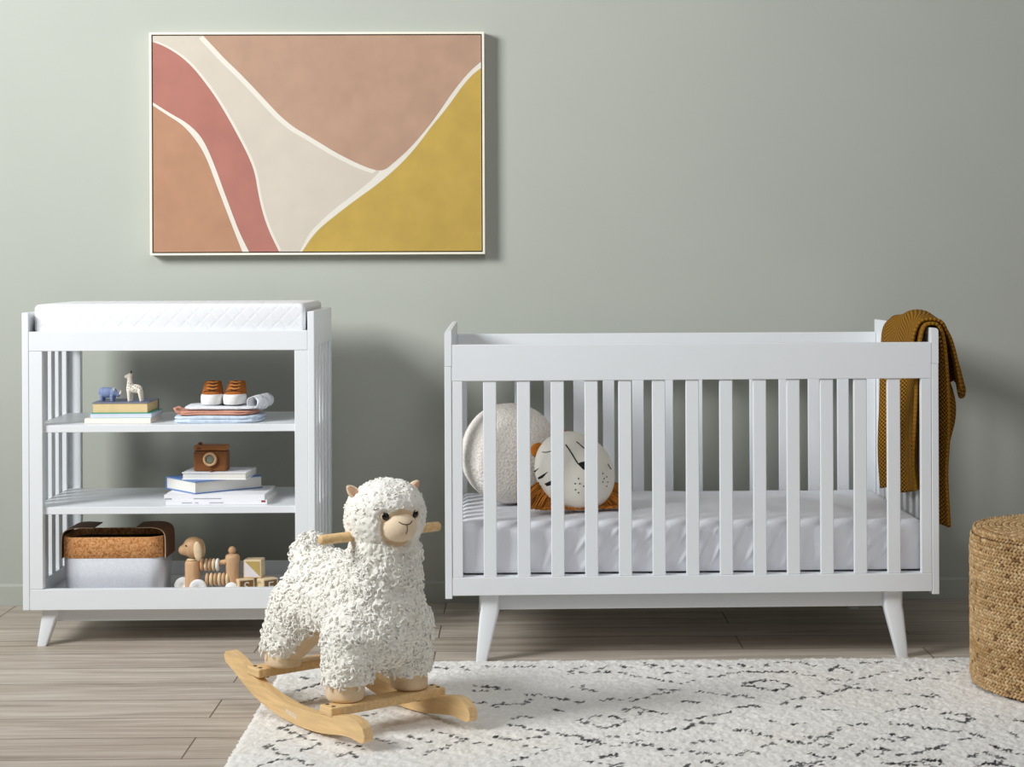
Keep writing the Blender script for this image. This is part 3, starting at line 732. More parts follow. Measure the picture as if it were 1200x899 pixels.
# ------------------------------------------------------------------ rocking llama
def llama():
    ang = R(-52)
    root = thing('rocking_llama', 'curly cream plush rocking llama on beech rockers standing on the rug', 'rocking toy', (-.39848, 4.30083, 0), ang)
    # rockers
    bot = smooth_pl([(-.362, .104), (-.325, .090), (-.28, .069), (-.231, .048), (-.17, .031), (-.109, .0205), (-.04, .0135), (.02, .0125), (.08, .0155), (.13, .022), (.175, .029), (.205, .0315), (.235, .029), (.258, .0265)], 1)
    top = smooth_pl([(-.345, .134), (-.315, .129), (-.27, .113), (-.225, .0935), (-.16, .073), (-.10, .062), (-.03, .056), (.03, .0555), (.09, .059), (.14, .0655), (.185, .0755), (.215, .0785), (.242, .0745), (.262, .061)], 1)
    for lat in (-.145, .145):
        prof = bot + [(.268, .034), (.270, .047)] + top[::-1] + [(-.362, .130), (-.370, .118)]
        mb = MB(); mb.loft([[Vector((x, lat + s*.0115, z)) for x, z in prof] for s in (-1, 1)], 0, True, False)
        o = mb.build('rocker', M['beech'], root, .004, 3, fixn=True)
        if lat < 0:
            # printed mark on the outer face
            tm = Matrix.Translation((-.045, lat - .0117, .036)) @ Matrix.Rotation(R(10), 4, 'Y') @ Matrix.Rotation(R(90), 4, 'X')
            text_mesh('mocka', .018, .0001, 'printed_mark', M['tag_white'], o, tm)
    for cx, z0, wx in ((-.220, .0925, .058), (.112, .0615, .052)):
        bar = MB().box((cx - wx/2, -.160, z0), (cx + wx/2, .160, z0 + .0215)).build('crossbar', M['beech'], root, .004, 3)
        for lat in (-.146, .146):
            for dx_ in (-.013, .013):
                MB().lathe([(0, 0), (.0045, 0), (.0045, .0012), (.002, .0004), (0, .0004)], 12, (cx + dx_, lat, z0 + .0215)).build('screw', M['screw'], bar)
        for lat in (-.088, .088):
            MB().lathe([(.0, -.012), (.007, -.012), (.007, -.002), (.004, -.002), (.004, .0), (0, 0)], 12, (cx - .02, lat*1.25, z0)).build('bolt', M['steel'], bar)
    # body
    hc = Vector((.12, 0, .503))
    fd = Vector((math.cos(R(-8)), math.sin(R(-8)), 0)); fl = Vector((-fd.y, fd.x, 0))
    mz = hc + fd*.074 + Vector((0, 0, -.014))
    b = MB()
    b.ell(hc, (.088, .088, .082), 32, 20)
    b.ell(hc + fd*.02 + Vector((0, 0, .025)), (.075, .078, .058), 28, 16)
    cone(b, (.118, 0, .44), (.103, 0, .27), .076, .090, 24, 8)
    b.ell((.090, 0, .26), (.100, .110, .112), 28, 18)
    cone(b, (.06, 0, .285), (-.135, 0, .282), .098, .106, 24, 8)
    for s in (-1, 1):
        cone(b, (.088, s*.062, .235), (.085, s*.088, .118), .070, .046, 20, 7)
        cone(b, (-.145, s*.055, .255), (-.190, s*.086, .160), .082, .050, 20, 7)
    b.ell((-.205, 0, .372), (.048, .044, .044), 20, 14)
    body = union(b, 'body', [M['wool_base'], M['tan']], root, .0042, 14)
    me = body.data
    def bare(c, n):
        if (c - mz).length < .046: return True
        inner = (n.y*c.y < 0 and abs(n.y) > .35 and c.z < .235 and abs(c.y) < .085 and c.x < .0)
        under = (n.z < -.55 and c.z < .235 and c.x < .03)
        return inner or under
    for p in me.polygons:
        p.use_smooth = True
        c = p.center
        p.material_index = 1 if (bare(c, p.normal) or (c.z < .13)) else 0
    # fleece: a thick curled wool coat over the body with loose curls standing off it
    import bisect
    eyes = [hc + fd*.080 + fl*(s*.0365) + Vector((0, 0, .014)) for s in (-1, 1)]
    sst = lambda x: max(0, min(1, x))**2*(3 - 2*max(0, min(1, x)))
    def woolly(c, n):
        w = sst(((c - mz).length - .043)/.012)*sst((min((c - e).length for e in eyes) - .011)/.007)
        w *= sst((c.z - (.148 if c.x < -.08 else .116))/.012)
        if bare(c, n): w = 0
        return w
    fme = me.copy(); fme.name = 'fleece'; C = []
    vn = [v.normal.copy() for v in me.vertices]; WW = []
    tone = []
    for v, n in zip(fme.vertices, vn):
        c = v.co.copy(); w = woolly(c, n); WW.append(w)
        hs = 1.35 if c.z > .43 else 1.0
        q = c*hs; wp = Vector((nz(q, 45), nz(q + Vector((3, 1, 7)), 45), nz(q + Vector((9, 5, 2)), 45)))*.014
        r1 = 1 - min(1, abs(nz(q + wp, 62))*2.6)       # winding ridges
        r2 = 1 - min(1, abs(nz(q + wp*.7 + Vector((5, 5, 5)), 105))*2.6)
        big = nz(q, 22)
        h = (.0055*r1 + .0026*r2 + .0055*big)/hs
        v.co = c + n*(w*(.0045 + h) - (1 - w)*.004)
        tone.append((r1*.6 + r2*.4, nz(c, 9)))
    fo = bpy.data.objects.new('fleece', fme); col.objects.link(fo); fo.parent = root
    fme.materials.clear(); fme.materials.append(M['wool'])
    for p in fme.polygons: p.material_index = 0; p.use_smooth = True
    ca = fme.color_attributes.new('Col', 'FLOAT_COLOR', 'POINT')
    ca.data.foreach_set('color', [x for r, b_ in tone for x in (.92, .895 - .01*max(0, b_), .83 - .05*max(0, b_), 1)])
    # loose curls
    areas = [p.area for p in me.polygons]; cum = []; s_ = 0
    for a in areas: s_ += a; cum.append(s_)
    mb = MB(); VV, FF = mb.v, mb.f; C = []
    ct = [(math.cos(2*math.pi*k/5), math.sin(2*math.pi*k/5)) for k in range(5)]
    def strand(q, n, t1, t2, L, r0, lift, th, curl, colr):
        o = len(VV)
        for i in range(5):
            d = t1*math.cos(th) + t2*math.sin(th); w_ = d.cross(n); r_ = r0*(.9, 1.1, 1.05, .85, .35)[i]
            for a, b_ in ct: VV.append((q.x + (n.x*a + w_.x*b_)*r_, q.y + (n.y*a + w_.y*b_)*r_, q.z + (n.z*a + w_.z*b_)*r_))
            q = q + d*(L*.25) + n*(lift*(.5 - .25*i)); th += curl
        for i in range(4):
            for k in range(5):
                j = (k + 1) % 5; FF.append((o + i*5 + k, o + i*5 + 5 + k, o + i*5 + 5 + j, o + i*5 + j))
        C.extend([colr]*25)
    for _ in range(7500):
        p = me.polygons[bisect.bisect(cum, rng.random()*s_)]
        vi = p.vertices[0]
        if WW[vi] < .8: continue
        n = vn[vi]; c = fme.vertices[vi].co.copy()
        head = c.z > .43; k_ = .6 if head else 1.0
        tail = c.x < -.17 and c.z > .375
        t1 = Vector((rng.gauss(0, 1), rng.gauss(0, 1), rng.gauss(0, 1) - .45)); t1 = (t1 - n*t1.dot(n)).normalized(); t2 = n.cross(t1)
        L = rng.uniform(.012, .021)*k_*(1.4 if tail else 1)
        f = rng.uniform(.96, 1.0)
        strand(c - n*.0025, n, t1, t2, L, rng.uniform(.0018, .0031)*(.65 if head else 1), rng.uniform(.003, .008)*k_*(1.7 if tail else 1), 0, rng.choice((-1, 1))*rng.uniform(.3, 1.0), (.93*f, .908*f, .85*f, 1))
    mb.mi = [0]*len(FF); mb.smooth = [True]*len(FF)
    mb.c = C; mb.build('curl_tufts', M['wool'], root)
    # muzzle, mouth, eyes, ears
    m3 = Matrix((fd, fl, Vector((0, 0, 1)))).transposed()
    mr = (.044, .042, .035)
    MB().ell(mz, mr, 36, 24, m3).build('muzzle', M['muzzle'], root)
    def ms(y, z, off=.0004):
        v = 1 - (y/mr[1])**2 - (z/mr[2])**2
        return mz + m3 @ Vector((mr[0]*math.sqrt(max(0, v)) + off, y, z))
    mo = MB()
    mo.tube([ms(*p) for p in smooth_pl([(-.017, .0165), (-.011, .012), (0, .0095), (.011, .012), (.017, .0165)], 2)], .0011, 6)
    mo.tube([ms(*p) for p in ((0, .0095), (0, .003), (0, -.004), (-.002, -.012))], .0010, 6)
    mo.build('mouth_stitching', M['brownline'], root)
    for e in eyes:
        ey = MB().ell(e, (.0085, .0105, .0105), 24, 16, m3).build('eye', M['black'], root)
        MB().lathe([(.0095, -.001), (.0125, 0), (.0125, .001), (.0095, .0015)], 20, (0, 0, 0), 0, Matrix.Translation(e + fd*.001) @ (fd.to_track_quat('Z', 'Y').to_matrix().to_4x4())).build('eye_rim', M['tan'], ey)
    for s in (-1, 1):
        base = hc + fl*(s*.066) + Vector((0, 0, .052)) - fd*.008
        upv = (fl*s*.85 + Vector((0, 0, .80))).normalized(); fw_ = (fd - upv*fd.dot(upv)).normalized(); sd = upv.cross(fw_)
        outer, inner = [], []
        for i, (h, w) in enumerate(((0, .012), (.010, .0135), (.020, .0115), (.029, .0065), (.033, .002))):
            cc = base + upv*(h + .004)
            outer.append([cc + sd*(w*math.cos(k*math.pi/4)) + fw_*(w*.55*math.sin(k*math.pi/4)) for k in range(8)])
            inner.append([cc + upv*.0005 + fw_*(w*.42) + sd*(w*.62*math.cos(k*math.pi/4)) + fw_*(w*.30*math.sin(k*math.pi/4)) for k in range(8)])
        er = MB().loft(outer).build('ear', M['muzzle'], root, fixn=True)
        MB().loft(inner[:-1]).build('ear_lining', M['pink_in'], er, fixn=True)
    # hooves
    for x, z0, h in ((.085, .083, .058), (-.195, .114, .060)):
        for s in (-1, 1):
            mb = MB(); cy2 = s*.089
            mb.loft([sup(x, cy2, z0 + z, r_*1.12, r_, 1, 24) for r_, z in ((.030, 0), (.0405, .002), (.044, .010), (.0445, .024), (.042, .040), (.038, h))])
            mb.build('hoof', M['tan'], root, fixn=True)
    hd = MB()
    prof = [(-.168, .004), (-.167, .009), (-.164, .0115), (-.06, .012), (.06, .012), (.164, .0115), (.167, .009), (.168, .004)]
    hd.loft([[Vector((.103 + r_*math.cos(2*math.pi*k/16), y, .463 + r_*math.sin(2*math.pi*k/16))) for k in range(16)] for y, r_ in prof])
    hd.build('handle', M['beech'], root, fixn=True)
llama()

# ------------------------------------------------------------------ things on the shelves
S0, S1, S2 = SZ
def wx(px, y): return on_y(px, 480, y).x
def book(name, label, loc, rz, size, cover, pages, spine_front=True, group=None, extra=None, base_m=None):
    w, d, h = size; r = thing(name, label, 'book', loc, rz, group); ct = .003 if h > .034 else .0022 if h > .014 else .0012
    c = MB(); c.box((-w/2, -d/2, 0), (w/2, d/2, ct)); c.box((-w/2, -d/2, h - ct), (w/2, d/2, h))
    if spine_front: c.box((-w/2, -d/2, ct), (w/2, -d/2 + ct, h - ct))
    else: c.box((-w/2, d/2 - ct, ct), (w/2, d/2, h - ct))
    c.build('cover', cover, r, .0006)
    e = .003 if h > .014 else .001
    y0, y1 = (-d/2 + ct, d/2 - e) if spine_front else (-d/2 + e, d/2 - ct)
    boxo('pages', (-w/2 + e, y0, ct), (w/2 - e, y1, h - ct), pages, r, 0)
    return r
# left stack on the upper shelf
ya = 5.30
x0, x1 = wx(99, 5.225), wx(176.5, 5.225); xw = x1 - x0
g = None
z = S2 + .0004
h1, h2, h3 = .0145, .0135, .031
book('paperback_book', 'thin cream book at the bottom of the small pile under the wooden animals', ((x0 + x1)/2, 5.225 + .085, z), 0, (xw, .17, h1), M['b_cream'], M['b_cream'])
x0, x1 = wx(105, 5.23), wx(177.5, 5.23)
book('picture_book', 'white-paged book with teal cover between cream and tan books', ((x0 + x1)/2, 5.23 + .085, z + h1), 0, (x1 - x0, .165, h2), M['b_teal'], M['b_grey'], False)
x0, x1 = wx(107.5, 5.24), wx(173.5, 5.24)
bk = book('board_book', 'thick tan book with slate and green covers beneath the wooden animals', ((x0 + x1)/2, 5.24 + .08, z + h1 + h2), 0, (x1 - x0, .16, h3), M['b_slate'], M['b_tan'], False)
for ch in bk.children:
    if ch.name.startswith('cover'):
        ch.data.materials.append(M['b_green'])
        for p in ch.data.polygons:
            if p.center.z < .004: p.material_index = 1
ZB = z + h1 + h2 + h3
# rhino
def rhino():
    yy = 5.272; xc = wx(128.5, yy); r = thing('rhino_figurine', 'small blue wooden rhino figurine on the tan book', 'figurine', (xc, yy, ZB))
    b = MB()
    b.ell((-.008, 0, .027), (.024, .012, .016), 24, 16); b.ell((-.018, 0, .028), (.014, .0115, .0155), 20, 14); b.ell((.010, 0, .027), (.013, .011, .0135), 20, 14)
    cone(b, (.014, 0, .027), (.025, 0, .020), .0095, .0065, 14, 4)
    for x, y in ((-.022, -.006), (-.018, .006), (.008, -.006), (.012, .006)): cone(b, (x, y, .018), (x, y, .005), .0055, .0046, 12, 4)
    union(b, 'body', M['rhino'], r, .0016, 3)
    hn = MB(); hn.tube([(.029, 0, .021), (.032, 0, .027), (.0325, 0, .034)], [.0038, .0028, .0006], 10); hn.tube([(.024, 0, .026), (.0255, 0, .031)], [.0022, .0005], 8); hn.build('horn', M['ivory'], r)
    ea = MB()
    for s in (-1, 1): ea.tube([(.014, s*.006, .034), (.0135, s*.0075, .041)], [.003, .001], 8)
    ea.build('ears', M['ivory'], r)
    MB().ell((.022, -.0068, .0235), (.0011, .0008, .0011), 8, 6).build('eye', M['black'], r)
rhino()
def giraffe():
    yy = 5.268; xc = wx(157, yy); r = thing('giraffe_figurine', 'small cream giraffe figurine with dark spots beside the blue rhino', 'figurine', (xc, yy, ZB))
    b = MB()
    b.ell((.004, 0, .038), (.021, .011, .0135), 24, 16)
    b.ell((-.011, 0, .038), (.0115, .0105, .0145), 20, 14)
    cone(b, (-.011, 0, .042), (-.0125, 0, .072), .0105, .0066, 16, 6)
    cone(b, (-.0105, 0, .078), (-.0225, 0, .0735), .0066, .0052, 14, 4)
    for x, y, x2 in ((-.014, -.006, -.013), (-.009, .006, -.008), (.017, -.006, .0215), (.019, .006, .024)): cone(b, (x, y, .032), (x2, y, .0045), .0062, .0044, 12, 5)
    o = union(b, 'body', M['ivory'], r, .0016, 3)
    hh = MB()
    for s in (-1, 1): hh.tube([(-.008, s*.003, .083), (-.007, s*.0035, .090)], [.0014, .0017], 8)
    hh.build('horns', M['brownline'], r)
    from mathutils.bvhtree import BVHTree
    bv = BVHTree.FromPolygons([v.co for v in o.data.vertices], [p.vertices[:] for p in o.data.polygons])
    sp = MB()
    for x, z_ in ((-.013, .047), (-.006, .044), (-.001, .041), (.006, .046), (.004, .036), (.012, .043), (.018, .040), (-.001, .049), (.011, .034), (.022, .034), (-.014, .055), (-.009, .053), (.000, .034), (-.016, .039)):
        for s in (-1, 1):
            h = bv.ray_cast(Vector((x, s*.05, z_)), Vector((0, -s, 0)))
            if h[0]:
                m3 = h[1].to_track_quat('Z', 'Y').to_matrix(); sp.ell(h[0], (.0017, .0014, .0004), 8, 4, m3)
    sp.build('spots', M['ink'], r)
giraffe()
# folded clothes
def folded(name, label, cx, yy, zb, w, d, h, mat, layers, seed):
    mb = MB(); n = 96; rings = []
    steps = 6*layers
    for i in range(steps + 1):
        u = i/steps; ph = u*layers; fr_ = ph - math.floor(ph) if u < 1 else 1
        bulge = 1 - .035*(1 - math.sin(math.pi*fr_))
        ring = []
        for k in range(n):
            a = 2*math.pi*k/n; c_, s_ = math.cos(a), math.sin(a)
            wv = 1 + .035*nz((c_*1.6, s_*1.6, seed + u*1.8), 2) + .012*nz((c_*4, s_*4, seed + u*3), 3)
            x = w/2*math.copysign(abs(c_)**.42, c_)*bulge*wv; y = d/2*math.copysign(abs(s_)**.42, s_)*bulge*wv
            sag = nz((x*7, y*7, seed + 4), 2)*.003
            ring.append(Vector((x, y, max(.0003, h*u + sag*u*(1 if u < 1 else 1)))))
        rings.append(ring)
    cap = []
    for s_ in (.8, .5, .2):
        cap.append([Vector((p.x*s_, p.y*s_, p.z + .002*(1 - s_) + .003*nz((p.x*s_*9, p.y*s_*9, seed), 3))) for p in rings[-1]])
    mb.loft(rings + cap)
    o = mb.build(name, mat, None, fixn=True); o.location = (cx, yy, zb)
    tag(o, label, 'clothes', 'folded baby clothes on the upper shelf'); return o
yc = 5.30
xl, xr = wx(204, 5.25), wx(306, 5.25)
folded('folded_garment', 'pale blue folded garment at the bottom under the small shoes', (xl + xr)/2, yc, S2 + .0006, xr - xl, .19, .0205, M['cl_blue'], 2, 1)
xl, xr = wx(208, 5.25), wx(300, 5.25)
pk = folded('folded_garment', 'dusty pink folded garment in the middle of the clothes pile', (xl + xr)/2, yc, S2 + .0235, xr - xl, .18, .0115, M['cl_pink'], 2, 5)
xl, xr = wx(216, 5.25), wx(303, 5.25)
wg = thing('folded_garment', 'white folded garment with ruffled ties directly beneath the shoes', 'clothes', ((xl + xr)/2, yc, S2 + .0385), 0, 'folded baby clothes on the upper shelf')
tmp = folded('cloth', '', 0, 0, 0, xr - xl, .17, .0085, M['cl_white'], 1, 9); tmp.parent = wg; tmp.location = (0, 0, 0)
for k_ in ('label', 'category', 'group'): del tmp[k_]
rf = MB()
for k in range(5):
    cx_ = (xr - xl)/2 - .012 + .004*k; yk = -.055 + .022*k; P = []
    for i in range(17):
        a = R(-60 + 300*i/16); P.append(Vector((cx_ + .004 + (.018 + .003*(k % 2))*math.cos(a)*.8, yk + .006*math.sin(2*a), .004 + .022*(1 + math.sin(a))*.75 - .012*(k % 3)*.4)))
    rows = [[p + Vector((w_*.75, w_, w_*.25 + .001*math.sin(i*2))) for i, p in enumerate(P)] for w_ in (-.011, -.004, .004, .011)]
    rf.grid(rows)
ro = rf.build('ruffle', M['cl_white'], wg); s = ro.modifiers.new('s', 'SOLIDIFY'); s.thickness = .0022
tie = MB()
tl = -.106
for q in range(2):
    tie.tube([(tl + .012, -.07 + q*.02, .006), (tl - .006, -.075 + q*.02, .010), (tl - .012, -.072 + q*.02, .018), (tl - .004, -.068 + q*.02, .021), (tl + .006, -.066 + q*.02, .016)], [.003, .0045, .005, .004, .002], 8)
tie.build('tie', M['cl_pink'], pk)
# shoes
def shoe(px, rz, label):
    yy = 5.292; r = thing('baby_shoe', label, 'shoe', (wx(px, yy - .05), yy, S2 + .0515), rz, 'baby shoes on the folded clothes')
    def outline(sc, z, dz=0):
        out = []
        for k in range(32):
            a = 2*math.pi*k/32; c_, s_ = math.cos(a), math.sin(a)
            y = .060*s_; w = .0312 if s_ < 0 else .0312 - .006*s_
            out.append(Vector((w*sc*math.copysign(abs(c_)**.8, c_), y*(sc*.5 + .5), z)))
        return out
    MB().loft([outline(.96, 0), outline(1.04, .002), outline(1.07, .012), outline(1.06, .022), outline(1.02, .027), outline(.95, .0285)]).build('sole', M['rubber'], r, fixn=True)
    up = MB(); rings = []
    for t_, in ((0,), (.2,), (.4,), (.6,), (.8,), (1,)):
        z = .020 + .044*t_; ring = []
        for k in range(32):
            a = 2*math.pi*k/32; c_, s_ = math.cos(a), math.sin(a)
            w = (.0325 - .006*max(0, s_))*(1 - .28*t_**1.3)
            yb = .057; yf = -.056 + .062*t_**.72
            y = (yb + yf)/2 + (yb - yf)/2*s_
            ring.append(Vector((w*math.copysign(abs(c_)**.8, c_), y, z)))
        rings.append(ring)
    inner = [Vector((p.x*.8, .030 + (p.y - .030)*.8, p.z)) for p in rings[-1]]; deep = [Vector((p.x, p.y, .035)) for p in inner]
    up.loft(rings + [inner, deep]); u = up.build('upper', M['suede'], r, fixn=True)
    def surf(t_, x):  # point on the sloping instep
        z = .020 + .044*t_; w = .0325*(1 - .28*t_**1.3); yf = -.056 + .062*t_**.72; yb = .057
        c_ = min(1, abs(x)/w)**(1/.8); return Vector((x, (yb + yf)/2 - (yb - yf)/2*math.sqrt(max(0, 1 - c_*c_)) - .0012, z + .0012))
    tg = MB(); rows = [[surf(t_, x) + Vector((0, .0004, 0)) for x in (-w, -w*.5, 0, w*.5, w)] for t_, w in ((.38, .009), (.5, .0085), (.65, .008), (.8, .0075), (1.0, .007))]
    tg.grid(rows); to = tg.build('tongue', M['tongue'], r); sd = to.modifiers.new('s', 'SOLIDIFY'); sd.thickness = .0012
    la = MB()
    for t_ in (.52, .72, .92):
        for dt in (-.02, .03):
            la.tube([surf(t_ + dt + .02*math.sin(k*1.3), x) + Vector((0, -.0014, .0004)) for k, x in enumerate((-.0155, -.010, -.005, 0, .005, .010, .0155))], .0017, 6)
    la.build('laces', M['lace'], r)
    tc = MB(); tc.tube([surf(.30 + .10*math.cos(R(a)), .0235*math.sin(R(a))) for a in range(-90, 91, 12)], .0009, 5); tc.build('toe_seam', M['tongue'], r)
shoe(245.5, R(5), 'tan suede baby shoe with white sole nearer the wooden animals')
shoe(272.5, R(-3), 'tan suede baby shoe with white sole nearer the ruffled ties')

# middle shelf: pile of books and wooden camera
yb = 5.20
x0, x1 = wx(194, yb), wx(312.5, yb)
z = S1 + .0004
b1 = book('magazine', 'bottom white softcover book of the pile under the toy camera', ((x0 + x1)/2, yb + .105, z), 0, (x1 - x0, .21, .0135), M['b_white'], M['pages'])
x0, x1 = wx(192, yb + .003), wx(310, yb + .003)
b2 = book('magazine', 'second white softcover book, just below the blue hardcover', ((x0 + x1)/2, yb + .11, z + .0135), R(-.6), (x1 - x0, .21, .0155), M['b_white'], M['pages'])
def spine_mark(r, xa, xb, za, zb, d, mat, nm='spine_print'):
    boxo(nm, (xa, -d/2 - .0004, za), (xb, -d/2 + .0002, zb), mat, r, 0)
wA = x1 - x0
spine_mark(b1, wA/2 - .016, wA/2 - .004, .007, .0125, .21, M['b_red'])
for k, (a, b) in enumerate(((-.10, -.07), (-.062, -.052), (-.02, .02))): spine_mark(b1, a, b, .005, .0075, .21, M['b_greyink'])
spine_mark(b2, -wA/2 + .001, -wA/2 + .022, .002, .006, .21, M['b_greyink']); spine_mark(b2, -.06, .02, .003, .0055, .21, M['b_greyink'])
ang = R(39.5); zc = z + .0295
cor = Vector((wx(228.5, 5.345), 5.345, zc)); ex = Vector((math.cos(ang), math.sin(ang), 0)); ey = Vector((-math.sin(ang), math.cos(ang), 0))
# keep the corner inside the shelf front
ctr = cor + ex*.117 + ey*.0875 + Vector((0, -.135, 0))
ctr.x = cor.x + (ex*.117 + ey*.0875).x + .020
book('hardcover_book', 'thick blue hardcover book lying turned across the white books', tuple(ctr), ang, (.226, .175, .0365), M['b_blue'], M['pages'], False)
zd = zc + .0365 + .0003
x0, x1 = wx(213.5, 5.25), wx(290, 5.25)
b4 = book('notebook', 'small pale white book on the blue hardcover, under the toy camera', ((x0 + x1)/2, 5.325, zd), R(-3), (x1 - x0, .145, .021), M['b_white'], M['pages'], False)
zf = zd + .0213
def camera_toy():
    yy = 5.30; x0, x1 = wx(228, yy), wx(267.5, yy); w = x1 - x0
    r = thing('toy_camera', 'brown wooden toy camera standing on the topmost white book', 'toy camera', ((x0 + x1)/2, yy, zf), R(-2))
    boxo('body', (-w/2, -.020, 0), (w/2, .022, .060), M['camwood'], r, .005)
    boxo('top_plate', (-w/2, -.020, .0604), (w/2, .022, .077), M['camtop'], r, .005)
    q = Matrix.Translation((.0005, -.020, .036)) @ Matrix.Rotation(R(90), 4, 'X')
    MB().lathe([(.0135, 0), (.0205, 0), (.0205, .008), (.019, .010), (.0135, .010), (.0135, .0)], 32, (0, 0, 0), 0, q).build('lens_ring', M['toywood'], r, fixn=True)
    MB().lathe([(0, 0), (.0133, 0), (.0133, .006), (.009, .0075), (0, .008)], 28, (0, 0, 0), 0, q).build('lens', M['lens'], r, fixn=True)
    MB().lathe([(.004, 0), (.0062, 0), (.0062, .006), (.005, .0075), (0, .0078)], 20, (-.032, -.004, .077)).build('shutter_button', M['toywood_dark'], r, fixn=True)
    boxo('viewfinder', (-.039, -.0206, .063), (-.027, -.0196, .071), M['toywood_dark'], r, .0003)
    MB().tube([(.002, -.019, .004), (.003, -.030, .0025), (.006, -.040, .0022), (.010, -.037, .0022)], .0032, 8).build('strap', M['leather'], r)
camera_toy()

# felt and cork basket
def basket():
    yf, yk = 5.225, 5.42; xl, xr = wx(70, yf), wx(189, yf); w, d = xr - xl, yk - yf
    r = thing('storage_basket', 'pale grey felt storage basket with cork rim and brown leather handles', 'basket', ((xl + xr)/2, (yf + yk)/2, S0 + .0005))
    H = .178
    def rr(s, z): return rrect(-w/2*s, w/2*s, -d/2*s, d/2*s, .045*s, z, 8)
    MB().loft([rr(.94, 0), rr(.955, .003), rr(.985, .06), rr(.993, .118), rr(.975, .118), rr(.96, .06), rr(.92, .006), rr(.3, .006)]).build('felt_body', M['greybox'], r, fixn=True)
    MB().loft([rr(.994, .117), rr(1.002, .1175), rr(1.0, H - .002), rr(.995, H), rr(.978, H), rr(.972, H - .002), rr(.972, .117)]).build('cork_band', M['cork'], r, fixn=True)
    MB().loft([rr(.968, H - .02), rr(.955, .05), rr(.93, .012), rr(.2, .010)], 0, False).build('lining', M['dark_in'], r)
    for s in (-1, 1):
        path = smooth_pl([(-.0042, .112), (-.0042, .150), (-.0035, .176), (.002, .190), (.016, .198), (.042, .201), (.086, .199)], 2)
        P2 = [Vector(p) for p in path]; hb = MB(); rows = []
        for i, p in enumerate(P2):
            tt = (P2[min(i + 1, len(P2) - 1)] - P2[max(i - 1, 0)]).normalized(); nn = Vector((-tt.y, tt.x))*.0014
            hw = .070 - .012*(i/(len(P2) - 1))**2
            ring = []
            for q, y in ((p + nn, -hw), (p + nn, hw), (p - nn, hw), (p - nn, -hw)): ring.append(Vector((s*(-w/2 + q.x), y, q.y)))
            rows.append(ring)
        hb.loft(rows, 0, True, False)
        ho = hb.build('handle', [M['leather'], M['leather_edge']], r, fixn=True)
        for p in ho.data.polygons:
            if abs(p.normal.y) > .9: p.material_index = 1
    tg = boxo('tag', (.028, -d/2*.987 - .0016, .012), (.086, -d/2*.95, .0275), M['tag_grey'], r, .0004)
    text_mesh('mocka', .014, .0002, 'tag_print', M['tag_white'], tg, Matrix.Translation((.057, -d/2*.987 - .0019, .0198)) @ Matrix.Rotation(R(90), 4, 'X'))
basket()

